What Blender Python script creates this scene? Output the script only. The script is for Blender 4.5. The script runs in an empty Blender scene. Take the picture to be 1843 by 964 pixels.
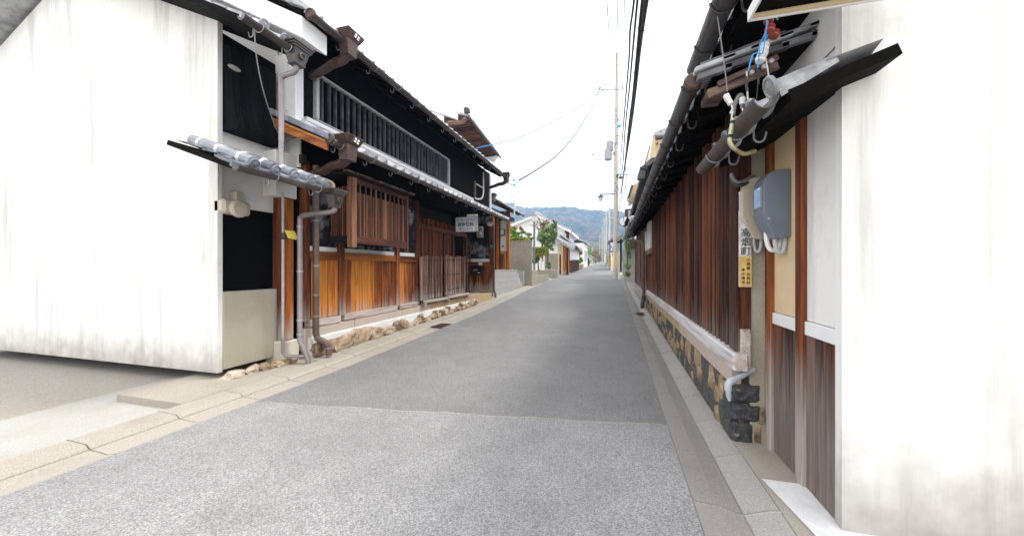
import bpy, bmesh, math, random
from math import sin, cos, pi, radians
from mathutils import Vector, Matrix, noise
R = random.Random(7)
SC = bpy.context.scene
COL = SC.collection
# ------------------------------------------------------------------ camera, light, exposure
EYE = 1.4
FPX = 650.0
YAW = math.atan((1106 - 921.5) / FPX)
cd = bpy.data.cameras.new('camera'); cam = bpy.data.objects.new('camera', cd); COL.objects.link(cam)
cam.location = (0, 0, EYE); cam.rotation_euler = (radians(90), 0, YAW)
cd.sensor_width = 36; cd.lens = 36 * FPX / 1843; cd.clip_start = .05; cd.clip_end = 6000
SC.camera = cam
w = bpy.data.worlds.new('World'); SC.world = w; w.use_nodes = True
nt = w.node_tree; nt.nodes.clear()
sky = nt.nodes.new('ShaderNodeTexSky'); sky.sky_type = 'NISHITA'; sky.sun_disc = False
SUN_EL, SUN_AZ = radians(58), radians(70)
sky.sun_elevation = SUN_EL; sky.sun_rotation = SUN_AZ; sky.air_density = 1.0; sky.dust_density = 5
mx = nt.nodes.new('ShaderNodeMixRGB'); mx.inputs[0].default_value = .86
nt.links.new(sky.outputs[0], mx.inputs[1]); mx.inputs[2].default_value = (10.2, 10.0, 9.8, 1)   # the white overcast veil
bg = nt.nodes.new('ShaderNodeBackground'); bg.inputs[1].default_value = .1
ow = nt.nodes.new('ShaderNodeOutputWorld')
nt.links.new(mx.outputs[0], bg.inputs[0]); nt.links.new(bg.outputs[0], ow.inputs[0])
sl = bpy.data.lights.new('sun', 'SUN'); sl.energy = 1.2; sl.angle = radians(14); sl.color = (1, .97, .92)
so = bpy.data.objects.new('sun', sl); COL.objects.link(so)
sd = Vector((sin(SUN_AZ) * cos(SUN_EL), cos(SUN_AZ) * cos(SUN_EL), sin(SUN_EL)))
so.rotation_euler = sd.to_track_quat('Z', 'Y').to_euler(); so.location = (0, 0, 60)
SC.view_settings.view_transform = 'Standard'; SC.view_settings.look = 'None'
SC.view_settings.exposure = 1.25; SC.view_settings.gamma = 1
SC.cycles.max_bounces = 6; SC.cycles.diffuse_bounces = 3; SC.cycles.glossy_bounces = 3
SC.cycles.volume_bounces = 2

# ------------------------------------------------------------------ helpers
def g(Y): return .022 * max(0.0, Y - 4)                    # the street climbs gently
def ray(u, v):
    a = (u - 921.5) / FPX; b = (482 - v) / FPX; s, c = sin(YAW), cos(YAW)
    return Vector((-s + a * c, c + a * s, b))
def at(u, v, Y):                                             # the point at distance Y down the street seen at a photo position
    r = ray(u, v); r = r * (Y / r.y); return Vector((r.x, r.y, r.z + EYE))
ORG = {}
class MB:
    def __init__(s): s.v = []; s.f = []; s.sm = []
    def add(s, vs, fs, smooth=False):
        n = len(s.v); s.v += [tuple(p) for p in vs]; s.f += [tuple(i + n for i in f) for f in fs]; s.sm += [smooth] * len(fs); return s
    def box(s, x0, x1, y0, y1, z0, z1):
        return s.hexa([(x0, y0, z0), (x1, y0, z0), (x1, y1, z0), (x0, y1, z0), (x0, y0, z1), (x1, y0, z1), (x1, y1, z1), (x0, y1, z1)])
    def hexa(s, p): return s.add(p, [(0, 3, 2, 1), (4, 5, 6, 7), (0, 1, 5, 4), (1, 2, 6, 5), (2, 3, 7, 6), (3, 0, 4, 7)])
    def beam(s, a, b, w, h, up=(0, 0, 1)):                    # a box running from a to b
        a, b = Vector(a), Vector(b); d = (b - a).normalized(); u = Vector(up)
        sd_ = d.cross(u); sd_ = sd_.normalized() if sd_.length > 1e-4 else Vector((1, 0, 0)); u = sd_.cross(d)
        c = [(-w / 2, -h / 2), (w / 2, -h / 2), (w / 2, h / 2), (-w / 2, h / 2)]
        vs = [q + sd_ * i + u * j for q in (a, b) for i, j in c]
        return s.add(vs, [(0, 1, 2, 3), (7, 6, 5, 4), (0, 4, 5, 1), (1, 5, 6, 2), (2, 6, 7, 3), (3, 7, 4, 0)])
    def prism(s, poly, d):                                    # closed outline (3D points) pushed by vector d
        n = len(poly); d = Vector(d); vs = [Vector(p) for p in poly] + [Vector(p) + d for p in poly]
        return s.add(vs, [tuple(range(n))[::-1], tuple(range(n, 2 * n))] + [(i, (i + 1) % n, (i + 1) % n + n, i + n) for i in range(n)])
    def tube(s, pts, r, seg=8, cap=True):
        pts = [Vector(p) for p in pts]; n = len(pts); rr = r if isinstance(r, (list, tuple)) else [r] * n; vs = []; prev = None
        for i, p in enumerate(pts):
            t = (pts[min(i + 1, n - 1)] - pts[max(i - 1, 0)]).normalized()
            if prev is None:
                prev = t.orthogonal().normalized()
            u = (prev - t * prev.dot(t)); u = u.normalized() if u.length > 1e-5 else t.orthogonal().normalized(); prev = u; w_ = t.cross(u)
            vs += [p + (u * cos(2 * pi * k / seg) + w_ * sin(2 * pi * k / seg)) * rr[i] for k in range(seg)]
        fs = [(i * seg + k, i * seg + (k + 1) % seg, (i + 1) * seg + (k + 1) % seg, (i + 1) * seg + k) for i in range(n - 1) for k in range(seg)]
        if cap: fs += [tuple(range(seg))[::-1], tuple(range((n - 1) * seg, n * seg))]
        return s.add(vs, fs, True)
    def lathe(s, prof, o, axis=(0, 0, 1), seg=16):             # profile [(r, h)] turned about axis at o
        o = Vector(o); ax = Vector(axis).normalized(); u = ax.orthogonal().normalized(); w_ = ax.cross(u)
        vs = [o + ax * h + (u * cos(2 * pi * k / seg) + w_ * sin(2 * pi * k / seg)) * max(r_, 1e-4) for r_, h in prof for k in range(seg)]
        m = len(prof)
        fs = [(i * seg + k, i * seg + (k + 1) % seg, (i + 1) * seg + (k + 1) % seg, (i + 1) * seg + k) for i in range(m - 1) for k in range(seg)]
        fs += [tuple(range(seg))[::-1], tuple(range((m - 1) * seg, m * seg))]
        return s.add(vs, fs, True)
    def halfpipe(s, y0, y1, x, z, r=.055, seg=8, t=.006):      # gutter running along the street
        vs = []
        for y in (y0, y1):
            for rad in (r, r - t):
                vs += [(x + rad * cos(pi + pi * k / seg), y, z + rad * sin(pi + pi * k / seg)) for k in range(seg + 1)]
        m = seg + 1; fs = []
        for k in range(seg):
            fs += [(k, k + 1, 2 * m + k + 1, 2 * m + k), (m + k + 1, m + k, 3 * m + k, 3 * m + k + 1), (k + 1, k, m + k, m + k + 1), (2 * m + k, 2 * m + k + 1, 3 * m + k + 1, 3 * m + k)]
        fs += [(0, 2 * m, 3 * m, m), (seg, m + seg, 3 * m + seg, 2 * m + seg)]
        return s.add(vs, fs, True)
    def mesh(s, name, off=(0, 0, 0), bevel=0, ang=35):
        me = bpy.data.meshes.new(name); o = Vector(off)
        me.from_pydata([tuple(Vector(p) - o) for p in s.v], [], s.f)
        bm = bmesh.new(); bm.from_mesh(me)
        for i, f in enumerate(bm.faces): f.smooth = s.sm[i] if i < len(s.sm) else False
        if bevel: bmesh.ops.bevel(bm, geom=bm.edges[:], offset=bevel, segments=1, affect='EDGES', clamp_overlap=True)
        bmesh.ops.recalc_face_normals(bm, faces=bm.faces); bm.to_mesh(me); bm.free()
        if any(s.sm): me.set_sharp_from_angle(angle=radians(ang))
        return me
def link(name, me, m, parent=None, loc=(0, 0, 0), rot=(0, 0, 0), scale=None):   # loc in the world
    o = bpy.data.objects.new(name, me); COL.objects.link(o)
    if me and m and not me.materials: me.materials.append(m)
    ORG[o.name] = Vector(loc)
    o.location = Vector(loc) - (ORG[parent.name] if parent else Vector((0, 0, 0)))
    if parent: o.parent = parent
    o.rotation_euler = rot
    if scale: o.scale = scale
    return o
def tag(o, label=None, cat=None, group=None, kind=None):
    if label: o['label'] = label
    if cat: o['category'] = cat
    if group: o['group'] = group
    if kind: o['kind'] = kind
    return o
def thing(name, label, cat, loc=(0, 0, 0), group=None):
    return tag(link(name, None, None, None, loc), label, cat, group)
def part(name, mb, m, parent, bevel=0, label=None, kind=None):
    me = mb.mesh(name, ORG[parent.name], bevel)
    o = link(name, me, m, parent, ORG[parent.name]); return tag(o, label, kind=kind)
def solo(name, mb, m, label, cat, group=None, bevel=0, loc=None):
    loc = loc or tuple(mb.v[0]); return tag(link(name, mb.mesh(name, loc, bevel), m, None, loc), label, cat, group)
def struct(name, mb, m, parent=None, bevel=0):
    o = link(name, mb.mesh(name, bevel=bevel), m, parent, (0, 0, 0))
    if not parent: o['kind'] = 'structure'
    return o
def arc(c, r, a0, a1, n, ax1, ax2):
    c, ax1, ax2 = Vector(c), Vector(ax1), Vector(ax2)
    return [c + ax1 * r * cos(a0 + (a1 - a0) * i / n) + ax2 * r * sin(a0 + (a1 - a0) * i / n) for i in range(n + 1)]
def sag(a, b, s_, n=14):
    a, b = Vector(a), Vector(b); return [a.lerp(b, i / n) - Vector((0, 0, s_ * 4 * (i / n) * (1 - i / n))) for i in range(n + 1)]
def catmull(p, n=6):
    p = [Vector(q) for q in p]; q = [p[0] * 2 - p[1]] + p + [p[-1] * 2 - p[-2]]; out = []
    for i in range(1, len(q) - 2):
        for k in range(n):
            t = k / n; a, b, c, d = q[i - 1], q[i], q[i + 1], q[i + 2]
            out.append(.5 * ((2 * b) + (c - a) * t + (2 * a - 5 * b + 4 * c - d) * t * t + (3 * b - a - 3 * c + d) * t ** 3))
    return out + [p[-1]]

# ------------------------------------------------------------------ materials
class NT:
    def __init__(s, name, rough=.7, metal=0, spec=.4):
        s.m = bpy.data.materials.new(name); s.m.use_nodes = True; s.t = s.m.node_tree; s.b = s.t.nodes['Principled BSDF']
        s.b.inputs['Roughness'].default_value = rough; s.b.inputs['Metallic'].default_value = metal
        s.b.inputs['Specular IOR Level'].default_value = spec
        s.geo = s.n('ShaderNodeNewGeometry'); s.oi = s.n('ShaderNodeObjectInfo'); s.pos = s.geo.outputs['Position']; s.rnd = s.oi.outputs['Random']
    def n(s, k, **kw):
        x = s.t.nodes.new(k)
        for a, b in kw.items(): setattr(x, a, b)
        return x
    def put(s, sock, v):
        if isinstance(v, bpy.types.NodeSocket): s.t.links.new(v, sock)
        elif isinstance(v, (tuple, list)) and len(v) == 3 and sock.type == 'RGBA': sock.default_value = (*v, 1)
        else: sock.default_value = v
    def math(s, op, a, b=0.0, c=0.0, clamp=False):
        x = s.n('ShaderNodeMath', operation=op, use_clamp=clamp)
        s.put(x.inputs[0], a); s.put(x.inputs[1], b); s.put(x.inputs[2], c); return x.outputs[0]
    def vec(s, scale=(1, 1, 1), rndoff=0):
        x = s.n('ShaderNodeVectorMath', operation='MULTIPLY'); s.put(x.inputs[0], s.pos); x.inputs[1].default_value = scale; o = x.outputs[0]
        if rndoff:
            c = s.n('ShaderNodeCombineXYZ'); r_ = s.math('MULTIPLY', s.rnd, rndoff)
            for i in range(3): s.put(c.inputs[i], r_)
            y = s.n('ShaderNodeVectorMath', operation='ADD'); s.put(y.inputs[0], o); s.put(y.inputs[1], c.outputs[0]); o = y.outputs[0]
        return o
    def noise(s, scale=5, detail=4, vec=None, rough=.55, dist=0):
        x = s.n('ShaderNodeTexNoise'); s.put(x.inputs['Vector'], vec if vec is not None else s.pos)
        x.inputs['Scale'].default_value = scale; x.inputs['Detail'].default_value = detail; x.inputs['Roughness'].default_value = rough; x.inputs['Distortion'].default_value = dist
        return x.outputs[0]
    def voro(s, scale, vec=None, out='Color'):
        x = s.n('ShaderNodeTexVoronoi'); s.put(x.inputs['Vector'], vec if vec is not None else s.pos); x.inputs['Scale'].default_value = scale; return x.outputs[out]
    def ramp(s, fac, stops, interp='LINEAR'):
        x = s.n('ShaderNodeValToRGB'); s.put(x.inputs[0], fac); cr = x.color_ramp; cr.interpolation = interp
        while len(cr.elements) < len(stops): cr.elements.new(.5)
        for e, (p, c) in zip(cr.elements, stops): e.position = p; e.color = (*c, 1) if len(c) == 3 else c
        return x.outputs[0]
    def mix(s, fac, a, b, mode='MIX'):
        x = s.n('ShaderNodeMixRGB', blend_type=mode); s.put(x.inputs[0], fac); s.put(x.inputs[1], a); s.put(x.inputs[2], b); return x.outputs[0]
    def rng(s, v, a, b, c=0.0, d=1.0):
        x = s.n('ShaderNodeMapRange'); s.put(x.inputs[0], v)
        for i, k in enumerate((a, b, c, d)): x.inputs[i + 1].default_value = k
        return x.outputs[0]
    def z(s):
        x = s.n('ShaderNodeSeparateXYZ'); s.put(x.inputs[0], s.pos); return x.outputs
    def bump(s, h, strength=.3, dist=.01):
        x = s.n('ShaderNodeBump'); x.inputs['Strength'].default_value = strength; x.inputs['Distance'].default_value = dist; s.put(x.inputs['Height'], h); s.put(s.b.inputs['Normal'], x.outputs[0])
    def done(s, col, rough=None):
        s.put(s.b.inputs['Base Color'], col)
        if rough is not None: s.put(s.b.inputs['Roughness'], rough)
        return s.m
def G(v): return (v, v, v)
def plain(name, col, rough=.6, metal=0, var=.15, scale=8, bump=.1, dirt=None, spec=.4):
    k = NT(name, rough, metal, spec); n1 = k.noise(scale, 6); dark = tuple(c * (1 - var) for c in col); lite = tuple(min(1, c * (1 + var)) for c in col)
    c = k.ramp(n1, [(.3, dark), (.7, lite)])
    if dirt:
        c = k.mix(k.rng(k.noise(scale * .35, 8, rough=.7), .52, .75, 0, .8), c, dirt)
    k.bump(k.noise(scale * 12, 4), bump, .004)
    return k.done(c, k.rng(n1, .3, .7, max(0, rough - .1), min(1, rough + .1)))
def wood(name, c0, c1, c2, axis='z', bleach=None, bcol=(.5, .46, .43), rough=.6, rvar=.5, knot=True, grain=1.0, slope=0.0):
    k = NT(name, rough, 0, .35)
    lo, hi = 1.2 * grain, 26 * grain
    sc = {'x': (lo, hi, hi), 'y': (hi, lo, hi), 'z': (hi, hi, lo)}[axis]
    v = k.vec(sc, 37)
    n1 = k.noise(1, 5, v, .6, .6); lo2 = {'x': (.5, 7, 7), 'y': (7, .5, 7), 'z': (7, 7, .5)}[axis]
    n2 = k.noise(1, 3, k.vec(lo2, 61), .5, 1.2)
    f = k.math('ADD', k.math('MULTIPLY', n1, .5), k.math('MULTIPLY', n2, .5))
    f = k.math('ADD', f, k.math('MULTIPLY', k.math('SUBTRACT', k.rnd, .5), rvar * .35))
    c = k.ramp(f, [(.36, c0), (.49, c1), (.62, c2)])
    fine = k.noise(1, 2, k.vec({'x': (3, 160, 160), 'y': (160, 3, 160), 'z': (160, 160, 3)}[axis], 11), .5)
    c = k.mix(.5, c, k.ramp(fine, [(.3, G(.45)), (.65, G(1.15))]), 'MULTIPLY')
    r_ = rough
    if bleach:
        zz = k.z(); z_ = zz[2]
        if slope: z_ = k.math('SUBTRACT', zz[2], k.math('MULTIPLY', k.math('MAXIMUM', k.math('SUBTRACT', zz[1], 4.0), 0.0), slope))
        zn = k.math('ADD', z_, k.math('MULTIPLY', k.math('SUBTRACT', k.noise(1, 4, k.vec((22, 22, .8), 19), .6), .5), 1.1))
        b = k.rng(zn, bleach[0], bleach[1], 1, 0)
        b2 = k.math('MULTIPLY', b, k.rng(fine, .25, .6, .55, 1))
        c = k.mix(b2, c, k.ramp(n1, [(.3, tuple(x * .55 for x in bcol)), (.7, bcol)])); r_ = .85
    k.bump(k.math('ADD', k.math('MULTIPLY', fine, .6), n1), .35, .006)
    return k.done(c, r_)
M = {}
M['orange'] = wood('honey_board_wood', (.07, .014, .004), (.30, .078, .010), (.58, .21, .03), 'z', (.42, .74), (.52, .44, .38), .6, .75, slope=.015)
M['orange_y'] = wood('honey_rail_wood', (.06, .013, .005), (.20, .048, .010), (.45, .15, .025), 'y', None, rough=.5)
M['orange_x'] = wood('honey_rail_wood_across', (.12, .03, .01), (.40, .13, .03), (.6, .25, .06), 'x', None, rough=.5)
M['post'] = wood('brown_post_wood', (.05, .012, .006), (.15, .038, .012), (.30, .09, .025), 'z', (.45, .95), (.55, .5, .46), .55, .6, slope=.015)
M['red'] = wood('red_brown_batten_wood', (.014, .005, .003), (.058, .017, .008), (.17, .052, .018), 'z', (.5, 1.0), (.26, .22, .20), .65, .9)
M['redback'] = wood('gap_shade_backing_wood', (.004, .002, .0015), (.009, .003, .002), (.022, .007, .004), 'z', (.5, .95), (.10, .08, .075), .7, .3)  # near-black tones paint the shade in gaps between battens, boards and slats
M['lattice'] = wood('lattice_wood', (.045, .016, .009), (.12, .043, .022), (.27, .12, .065), 'z', None, rough=.6, rvar=.9)
M['lattice_y'] = wood('lattice_rail_wood', (.03, .01, .006), (.09, .025, .012), (.26, .09, .03), 'y', None, rough=.6)
M['door'] = wood('door_wood', (.04, .008, .003), (.12, .025, .008), (.24, .06, .015), 'z', None, rough=.5, rvar=.6)
M['paleboard'] = wood('weathered_picket_wood', (.06, .028, .018), (.145, .072, .05), (.27, .16, .12), 'z', (.5, .8), (.40, .35, .32), .8, .6, slope=.02)
M['paleboard_y'] = wood('weathered_rail_wood', (.2, .15, .12), (.36, .3, .26), (.5, .44, .4), 'y', None, rough=.85)
M['sill'] = wood('bleached_sill_wood', (.30, .26, .26), (.52, .48, .49), (.72, .69, .70), 'y', None, rough=.85)
M['sillbrown'] = wood('half_bleached_sill_wood', (.14, .08, .06), (.34, .26, .22), (.58, .52, .48), 'y', None, rough=.85)
M['dark'] = wood('smoked_dark_wood', (.006, .004, .003), (.012, .008, .006), (.022, .014, .01), 'y', None, rough=.7)
M['soffit'] = plain('shade_black_soffit_wood', (.0035, .0026, .0022), .85, var=.3, spec=.1)  # base colour sunk to near black to carry the deep shade under eaves
M['roofwood'] = wood('roof_edge_wood', (.02, .007, .004), (.075, .022, .01), (.2, .07, .03), 'x', None, rough=.6)
M['greywood'] = wood('old_grey_brown_wood', (.06, .035, .025), (.16, .10, .075), (.3, .22, .17), 'x', None, rough=.8)
M['gut'] = plain('brown_gutter_paint', (.062, .045, .040), .38, var=.25, scale=3, dirt=(.16, .14, .13), spec=.5)
M['gutr'] = plain('grey_brown_gutter_paint', (.062, .056, .058), .35, var=.25, scale=2.5, dirt=(.05, .045, .045), spec=.5)
M['copper'] = plain('aged_copper', (.085, .052, .040), .45, .3, var=.35, scale=14, bump=.3, dirt=(.05, .036, .03))
M['brownpipe'] = plain('brown_downpipe_paint', (.12, .08, .062), .42, var=.2, scale=3, dirt=(.2, .17, .15))
M['hook'] = plain('galvanised_hook', (.42, .42, .42), .4, .6, var=.15)
M['galv'] = plain('galvanised_pipe_metal', (.42, .42, .43), .45, .3, var=.2, scale=9, dirt=(.6, .6, .6))
M['galvbrown'] = plain('grey_brown_pipe_metal', (.27, .235, .24), .35, .3, var=.2, scale=3, dirt=(.4, .38, .38))
def tilemat(name, a, b, c):
    k = NT(name, .5, 0, .45); f = k.math('ADD', k.noise(7, 6, rough=.65), k.math('MULTIPLY', k.math('SUBTRACT', k.rnd, .5), .35))
    col = k.ramp(f, [(.3, a), (.5, b), (.75, c)]); k.bump(k.noise(60, 4), .25, .004); return k.done(col, k.rng(f, .3, .7, .4, .65))
M['tile'] = tilemat('grey_roof_tile', (.22, .225, .24), (.38, .39, .41), (.55, .56, .58))
M['tileb'] = tilemat('blue_grey_roof_tile', (.13, .14, .165), (.23, .245, .28), (.36, .375, .41))
M['tiled'] = tilemat('dark_roof_tile', (.05, .05, .055), (.11, .11, .12), (.22, .22, .23))
M['white'] = plain('white_lime_plaster', (.80, .79, .77), .85, var=.05, scale=2.5, dirt=(.66, .64, .60))
k = NT('rain_stained_lime_plaster', .85); st = k.noise(1, 5, k.vec((5, 5, .35)), .65); bl = k.noise(1.2, 6, rough=.7); zz = k.z()[2]
c_ = k.mix(k.rng(st, .50, .68, 0, .55), (.80, .79, .77), (.42, .41, .38)); c_ = k.mix(k.rng(bl, .55, .72, 0, .5), c_, (.50, .49, .45))
c_ = k.mix(k.math('MULTIPLY', k.rng(k.math('ADD', zz, k.math('MULTIPLY', k.noise(6, 5), .5)), .25, .75, 1, 0), .75), c_, (.24, .22, .18)); k.bump(k.noise(25, 6), .3, .006); M['stained'] = k.done(c_)
M['whitep'] = plain('white_trim_paint', (.80, .80, .80), .6, var=.05, scale=4)
M['cream'] = plain('cream_plaster', (.66, .52, .32), .85, var=.08, scale=3)
M['beige'] = plain('beige_render', (.62, .58, .48), .85, var=.08, scale=3, dirt=(.5, .46, .38))
def scuff(name, base, mark, lo, hi):
    k = NT(name, .9, 0, .12); a = k.noise(4, 8, rough=.72); b = k.noise(1.4, 2)
    f = k.math('MULTIPLY', k.rng(a, lo, hi), k.rng(b, .42, .58)); c = k.mix(f, k.ramp(k.noise(3, 4), [(.3, tuple(x * .6 for x in base)), (.7, base)]), mark)
    k.bump(k.noise(40, 5), .15, .004); return k.done(c)
M['blackp'] = scuff('black_plaster', (.02, .021, .026), (.30, .32, .35), .46, .62)
M['blackclean'] = scuff('black_plaster_clean', (.007, .007, .0085), (.02, .02, .024), .55, .75)
def speck(name, base, dark, lite, s1=160, s2=45, amt=.7, large=None, bump=.35, rough=.9):
    k = NT(name, rough); a = k.noise(s1, 3, rough=.7); b = k.voro(s2)
    c = k.ramp(a, [(.30, dark), (.5, base), (.72, lite)]); bw = k.n('ShaderNodeRGBToBW'); k.put(bw.inputs[0], b)
    c = k.mix(amt * .6, c, k.mix(k.rng(bw.outputs[0], .1, .9), dark, lite), 'MIX')
    if large:
        c = k.mix(k.rng(k.noise(large[0], 5, rough=.65), .42, .66, 0, large[2]), c, large[1])
    k.bump(k.math('ADD', a, k.math('MULTIPLY', bw.outputs[0], .5)), bump, .004); return k.done(c)
M['mortar'] = speck('sandy_mortar_render', (.36, .33, .25), (.22, .20, .15), (.50, .46, .37), 130, 220, .4, (2.2, (.42, .40, .33), .5))
M['granite'] = speck('pinkish_granite', (.50, .42, .36), (.30, .24, .20), (.66, .58, .52), 120, 160, .7, (1.5, (.55, .40, .25), .3))
M['tanstone'] = speck('tan_foundation_stone', (.40, .29, .17), (.26, .17, .09), (.55, .43, .30), 60, 90, .4, (2, (.5, .36, .2), .6))
M['conc'] = speck('pale_concrete', (.42, .41, .38), (.30, .29, .26), (.55, .54, .51), 120, 160, .3, (1.2, (.33, .30, .25), .5))
M['block'] = speck('grey_concrete_block', (.40, .40, .39), (.26, .26, .25), (.55, .55, .54), 60, 80, .5)
M['wallc'] = speck('weathered_concrete_wall', (.36, .33, .27), (.24, .21, .16), (.47, .44, .38), 12, 40, .3, (.9, (.27, .24, .19), .6))
M['conclite'] = plain('white_cement_plinth', (.66, .66, .64), .85, var=.08, scale=5, dirt=(.5, .49, .46))
def asphalt(name, d, b, l, amt):
    k = NT(name, .88, 0, .3)
    big = k.noise(.55, 5, rough=.6); mid = k.noise(3.5, 4)
    sp = k.noise(150, 3, rough=.75); v = k.voro(150); bw = k.n('ShaderNodeRGBToBW'); k.put(bw.inputs[0], v)
    f = k.math('ADD', k.math('MULTIPLY', sp, .55), k.math('MULTIPLY', bw.outputs[0], .45))
    lo, hi = .30, .72
    c = k.ramp(f, [(lo, d), (.5, b), (hi, l)])
    w_ = k.math('ADD', k.math('MULTIPLY', big, .7), k.math('MULTIPLY', mid, .3))
    c = k.mix(k.rng(w_, .42, .62, 0, amt), c, k.ramp(f, [(.4, tuple(x * 1.1 for x in b)), (.6, tuple(min(1, x * 1.55) for x in l))]))
    c = k.mix(k.rng(k.noise(1.1, 4), .60, .74, 0, .35), c, (.075, .07, .055))
    k.bump(f, .5, .006); return k.done(c)
M['asph'] = asphalt('street_asphalt', (.115, .113, .111), (.188, .186, .184), (.275, .273, .27), .3)
M['asphnear'] = asphalt('older_street_asphalt', (.14, .139, .137), (.232, .229, .227), (.38, .376, .372), .4)
def slabmat(name, base, dark, lite, red):
    k = NT(name, .9); a = k.noise(110, 3, rough=.7); v = k.voro(130)
    c = k.ramp(a, [(.3, dark), (.5, base), (.7, lite)])
    bw = k.n('ShaderNodeRGBToBW'); k.put(bw.inputs[0], v)
    c = k.mix(k.rng(bw.outputs[0], .62, .8, 0, red), c, (.42, .22, .12))
    c = k.mix(k.rng(k.noise(2, 5, rough=.7), .5, .7, 0, .5), c, tuple(x * .72 for x in base))
    c = k.mix(k.math('MULTIPLY', k.math('SUBTRACT', k.rnd, .3), .25, clamp=True), c, lite)
    k.bump(a, .3, .004); return k.done(c)
M['gutpan'] = slabmat('aggregate_gutter_concrete', (.262, .25, .234), (.175, .165, .152), (.35, .338, .32), .22)
M['gutkerb'] = slabmat('pale_gutter_concrete', (.32, .31, .285), (.22, .21, .19), (.48, .47, .45), .15)
M['lpan'] = slabmat('sandy_gutter_concrete', (.36, .33, .28), (.26, .235, .19), (.48, .45, .40), .05)
M['ground'] = speck('pale_dry_ground', (.34, .32, .28), (.24, .22, .18), (.46, .44, .40), 60, 30, .3, (.3, (.28, .25, .2), .5))
M['paint'] = plain('worn_white_road_paint', (.72, .72, .72), .7, var=.08, scale=20, dirt=(.6, .6, .6))
M['oldpaint'] = plain('nearly_worn_off_paint', (.30, .30, .30), .8, var=.2, scale=12, dirt=(.2, .2, .2))
M['moss'] = plain('mossy_joint_dirt', (.36, .35, .29), .95, var=.4, scale=30)
M['iron'] = plain('rusty_iron_grating', (.09, .06, .045), .6, .4, var=.4, scale=20)
def stonemat(name, slope=0):
    k = NT(name, .88); pick = k.rnd
    n1 = k.noise(14, 7, rough=.7); n2 = k.noise(45, 4, rough=.7)
    dk = k.ramp(n2, [(.3, (.035, .035, .038)), (.55, (.095, .096, .102)), (.75, (.19, .19, .20))])
    tn = k.ramp(n1, [(.25, (.16, .09, .045)), (.5, (.36, .25, .15)), (.75, (.55, .46, .36))])
    c = k.mix(k.rng(pick, .52, .54), dk, tn)
    c = k.mix(k.rng(k.noise(6, 6, rough=.75), .60, .68, 0, .85), c, k.ramp(n1, [(.3, (.30, .20, .11)), (.7, (.55, .42, .28))]))   # smeared mortar
    zz = k.z()[2]; zn = k.math('SUBTRACT', zz, k.math('MULTIPLY', k.math('MAXIMUM', k.math('SUBTRACT', k.z()[1], 4.0), 0.0), .022))
    mo = k.math('MULTIPLY', k.rng(zn, .05, .35, 1, 0), k.rng(k.noise(9, 5), .45, .62, 0, .75))
    c = k.mix(mo, c, (.09, .10, .045)); k.bump(k.math('ADD', n2, k.math('MULTIPLY', n1, .8)), .8, .012); return k.done(c)
M['stone'] = stonemat('rubble_stone')
k = NT('boulder_stone', .85); n1 = k.noise(7, 7, rough=.7)
M['rock'] = None
c_ = k.ramp(k.math('ADD', n1, k.math('MULTIPLY', k.math('SUBTRACT', k.rnd, .5), .3)), [(.28, (.09, .06, .04)), (.45, (.28, .19, .12)), (.6, (.44, .34, .24)), (.78, (.56, .52, .46))])
k.bump(k.noise(22, 6), .7, .015); M['rock'] = k.done(c_)

k = NT('dark_corner_stone', .85); n2 = k.noise(30, 7, rough=.72); sm = k.noise(9, 6, rough=.7)
c_ = k.ramp(n2, [(.3, (.02, .02, .022)), (.55, (.075, .077, .083)), (.75, (.18, .18, .19))]); c_ = k.mix(k.rng(sm, .62, .68, 0, .9), c_, (.42, .34, .23)); k.bump(n2, 1.0, .02); M['dstone'] = k.done(c_)
k = NT('peeling_white_board', .8); c_ = k.ramp(k.noise(1, 5, k.vec((60, 60, 9), 0)), [(.3, (.36, .33, .32)), (.5, (.62, .61, .62)), (.7, (.78, .78, .8))]); M['board'] = k.done(c_)
k = NT('faded_yellow_board', .8); c_ = k.ramp(k.noise(1, 6, k.vec((40, 40, 14), 0), .7), [(.3, (.55, .24, .1)), (.48, (.62, .42, .14)), (.6, (.68, .50, .16)), (.75, (.60, .50, .42))]); M['yboard'] = k.done(c_)
M['void'] = plain('painted_interior_dark', (.003, .003, .003), .95, var=.2, spec=.05)  # near-black colour stands in for the darkness inside openings, recesses and pits
M['metalgrey'] = plain('grey_painted_metal', (.36, .37, .38), .45, .1, var=.08)
M['polec'] = plain('spun_concrete_pole', (.52, .49, .44), .8, var=.1, scale=6, dirt=(.40, .37, .33))
M['cable'] = plain('black_cable_sheath', (.03, .03, .035), .5, var=.1)
M['wire'] = plain('grey_wire', (.22, .23, .25), .5, var=.1)
M['bluewire'] = plain('blue_wire_sheath', (.05, .33, .75), .45, var=.1)
M['tealwire'] = plain('teal_wire_sheath', (.03, .45, .42), .45, var=.1)
M['insul'] = plain('white_ceramic_insulator', (.8, .79, .76), .25, var=.05)
M['insulred'] = plain('red_brown_ceramic_insulator', (.32, .055, .025), .25, var=.15)
M['black'] = plain('black_paint', (.012, .012, .012), .4, var=.1)
M['ink'] = plain('black_ink', (.01, .01, .012), .7, var=.1)
M['blueink'] = plain('blue_lettering', (.02, .12, .55), .6, var=.1)
M['bluelite'] = plain('faded_blue_lettering', (.12, .32, .72), .6, var=.1)
M['signwhite'] = plain('white_sign_acrylic', (.88, .88, .90), .35, var=.03)
M['alu2'] = plain('greyed_white_frame_paint', (.48, .48, .49), .7, var=.1)
M['alu'] = plain('aluminium_frame', (.55, .53, .53), .35, .6, var=.08)
M['metb'] = plain('beige_meter_cover', (.50, .44, .35), .4, var=.06, scale=4)
M['metg'] = plain('blue_grey_meter_cover', (.15, .175, .215), .35, var=.06, scale=4)
k = NT('meter_window_glass', .04, .85, .8); M['glass'] = k.done((.55, .6, .68))
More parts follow.
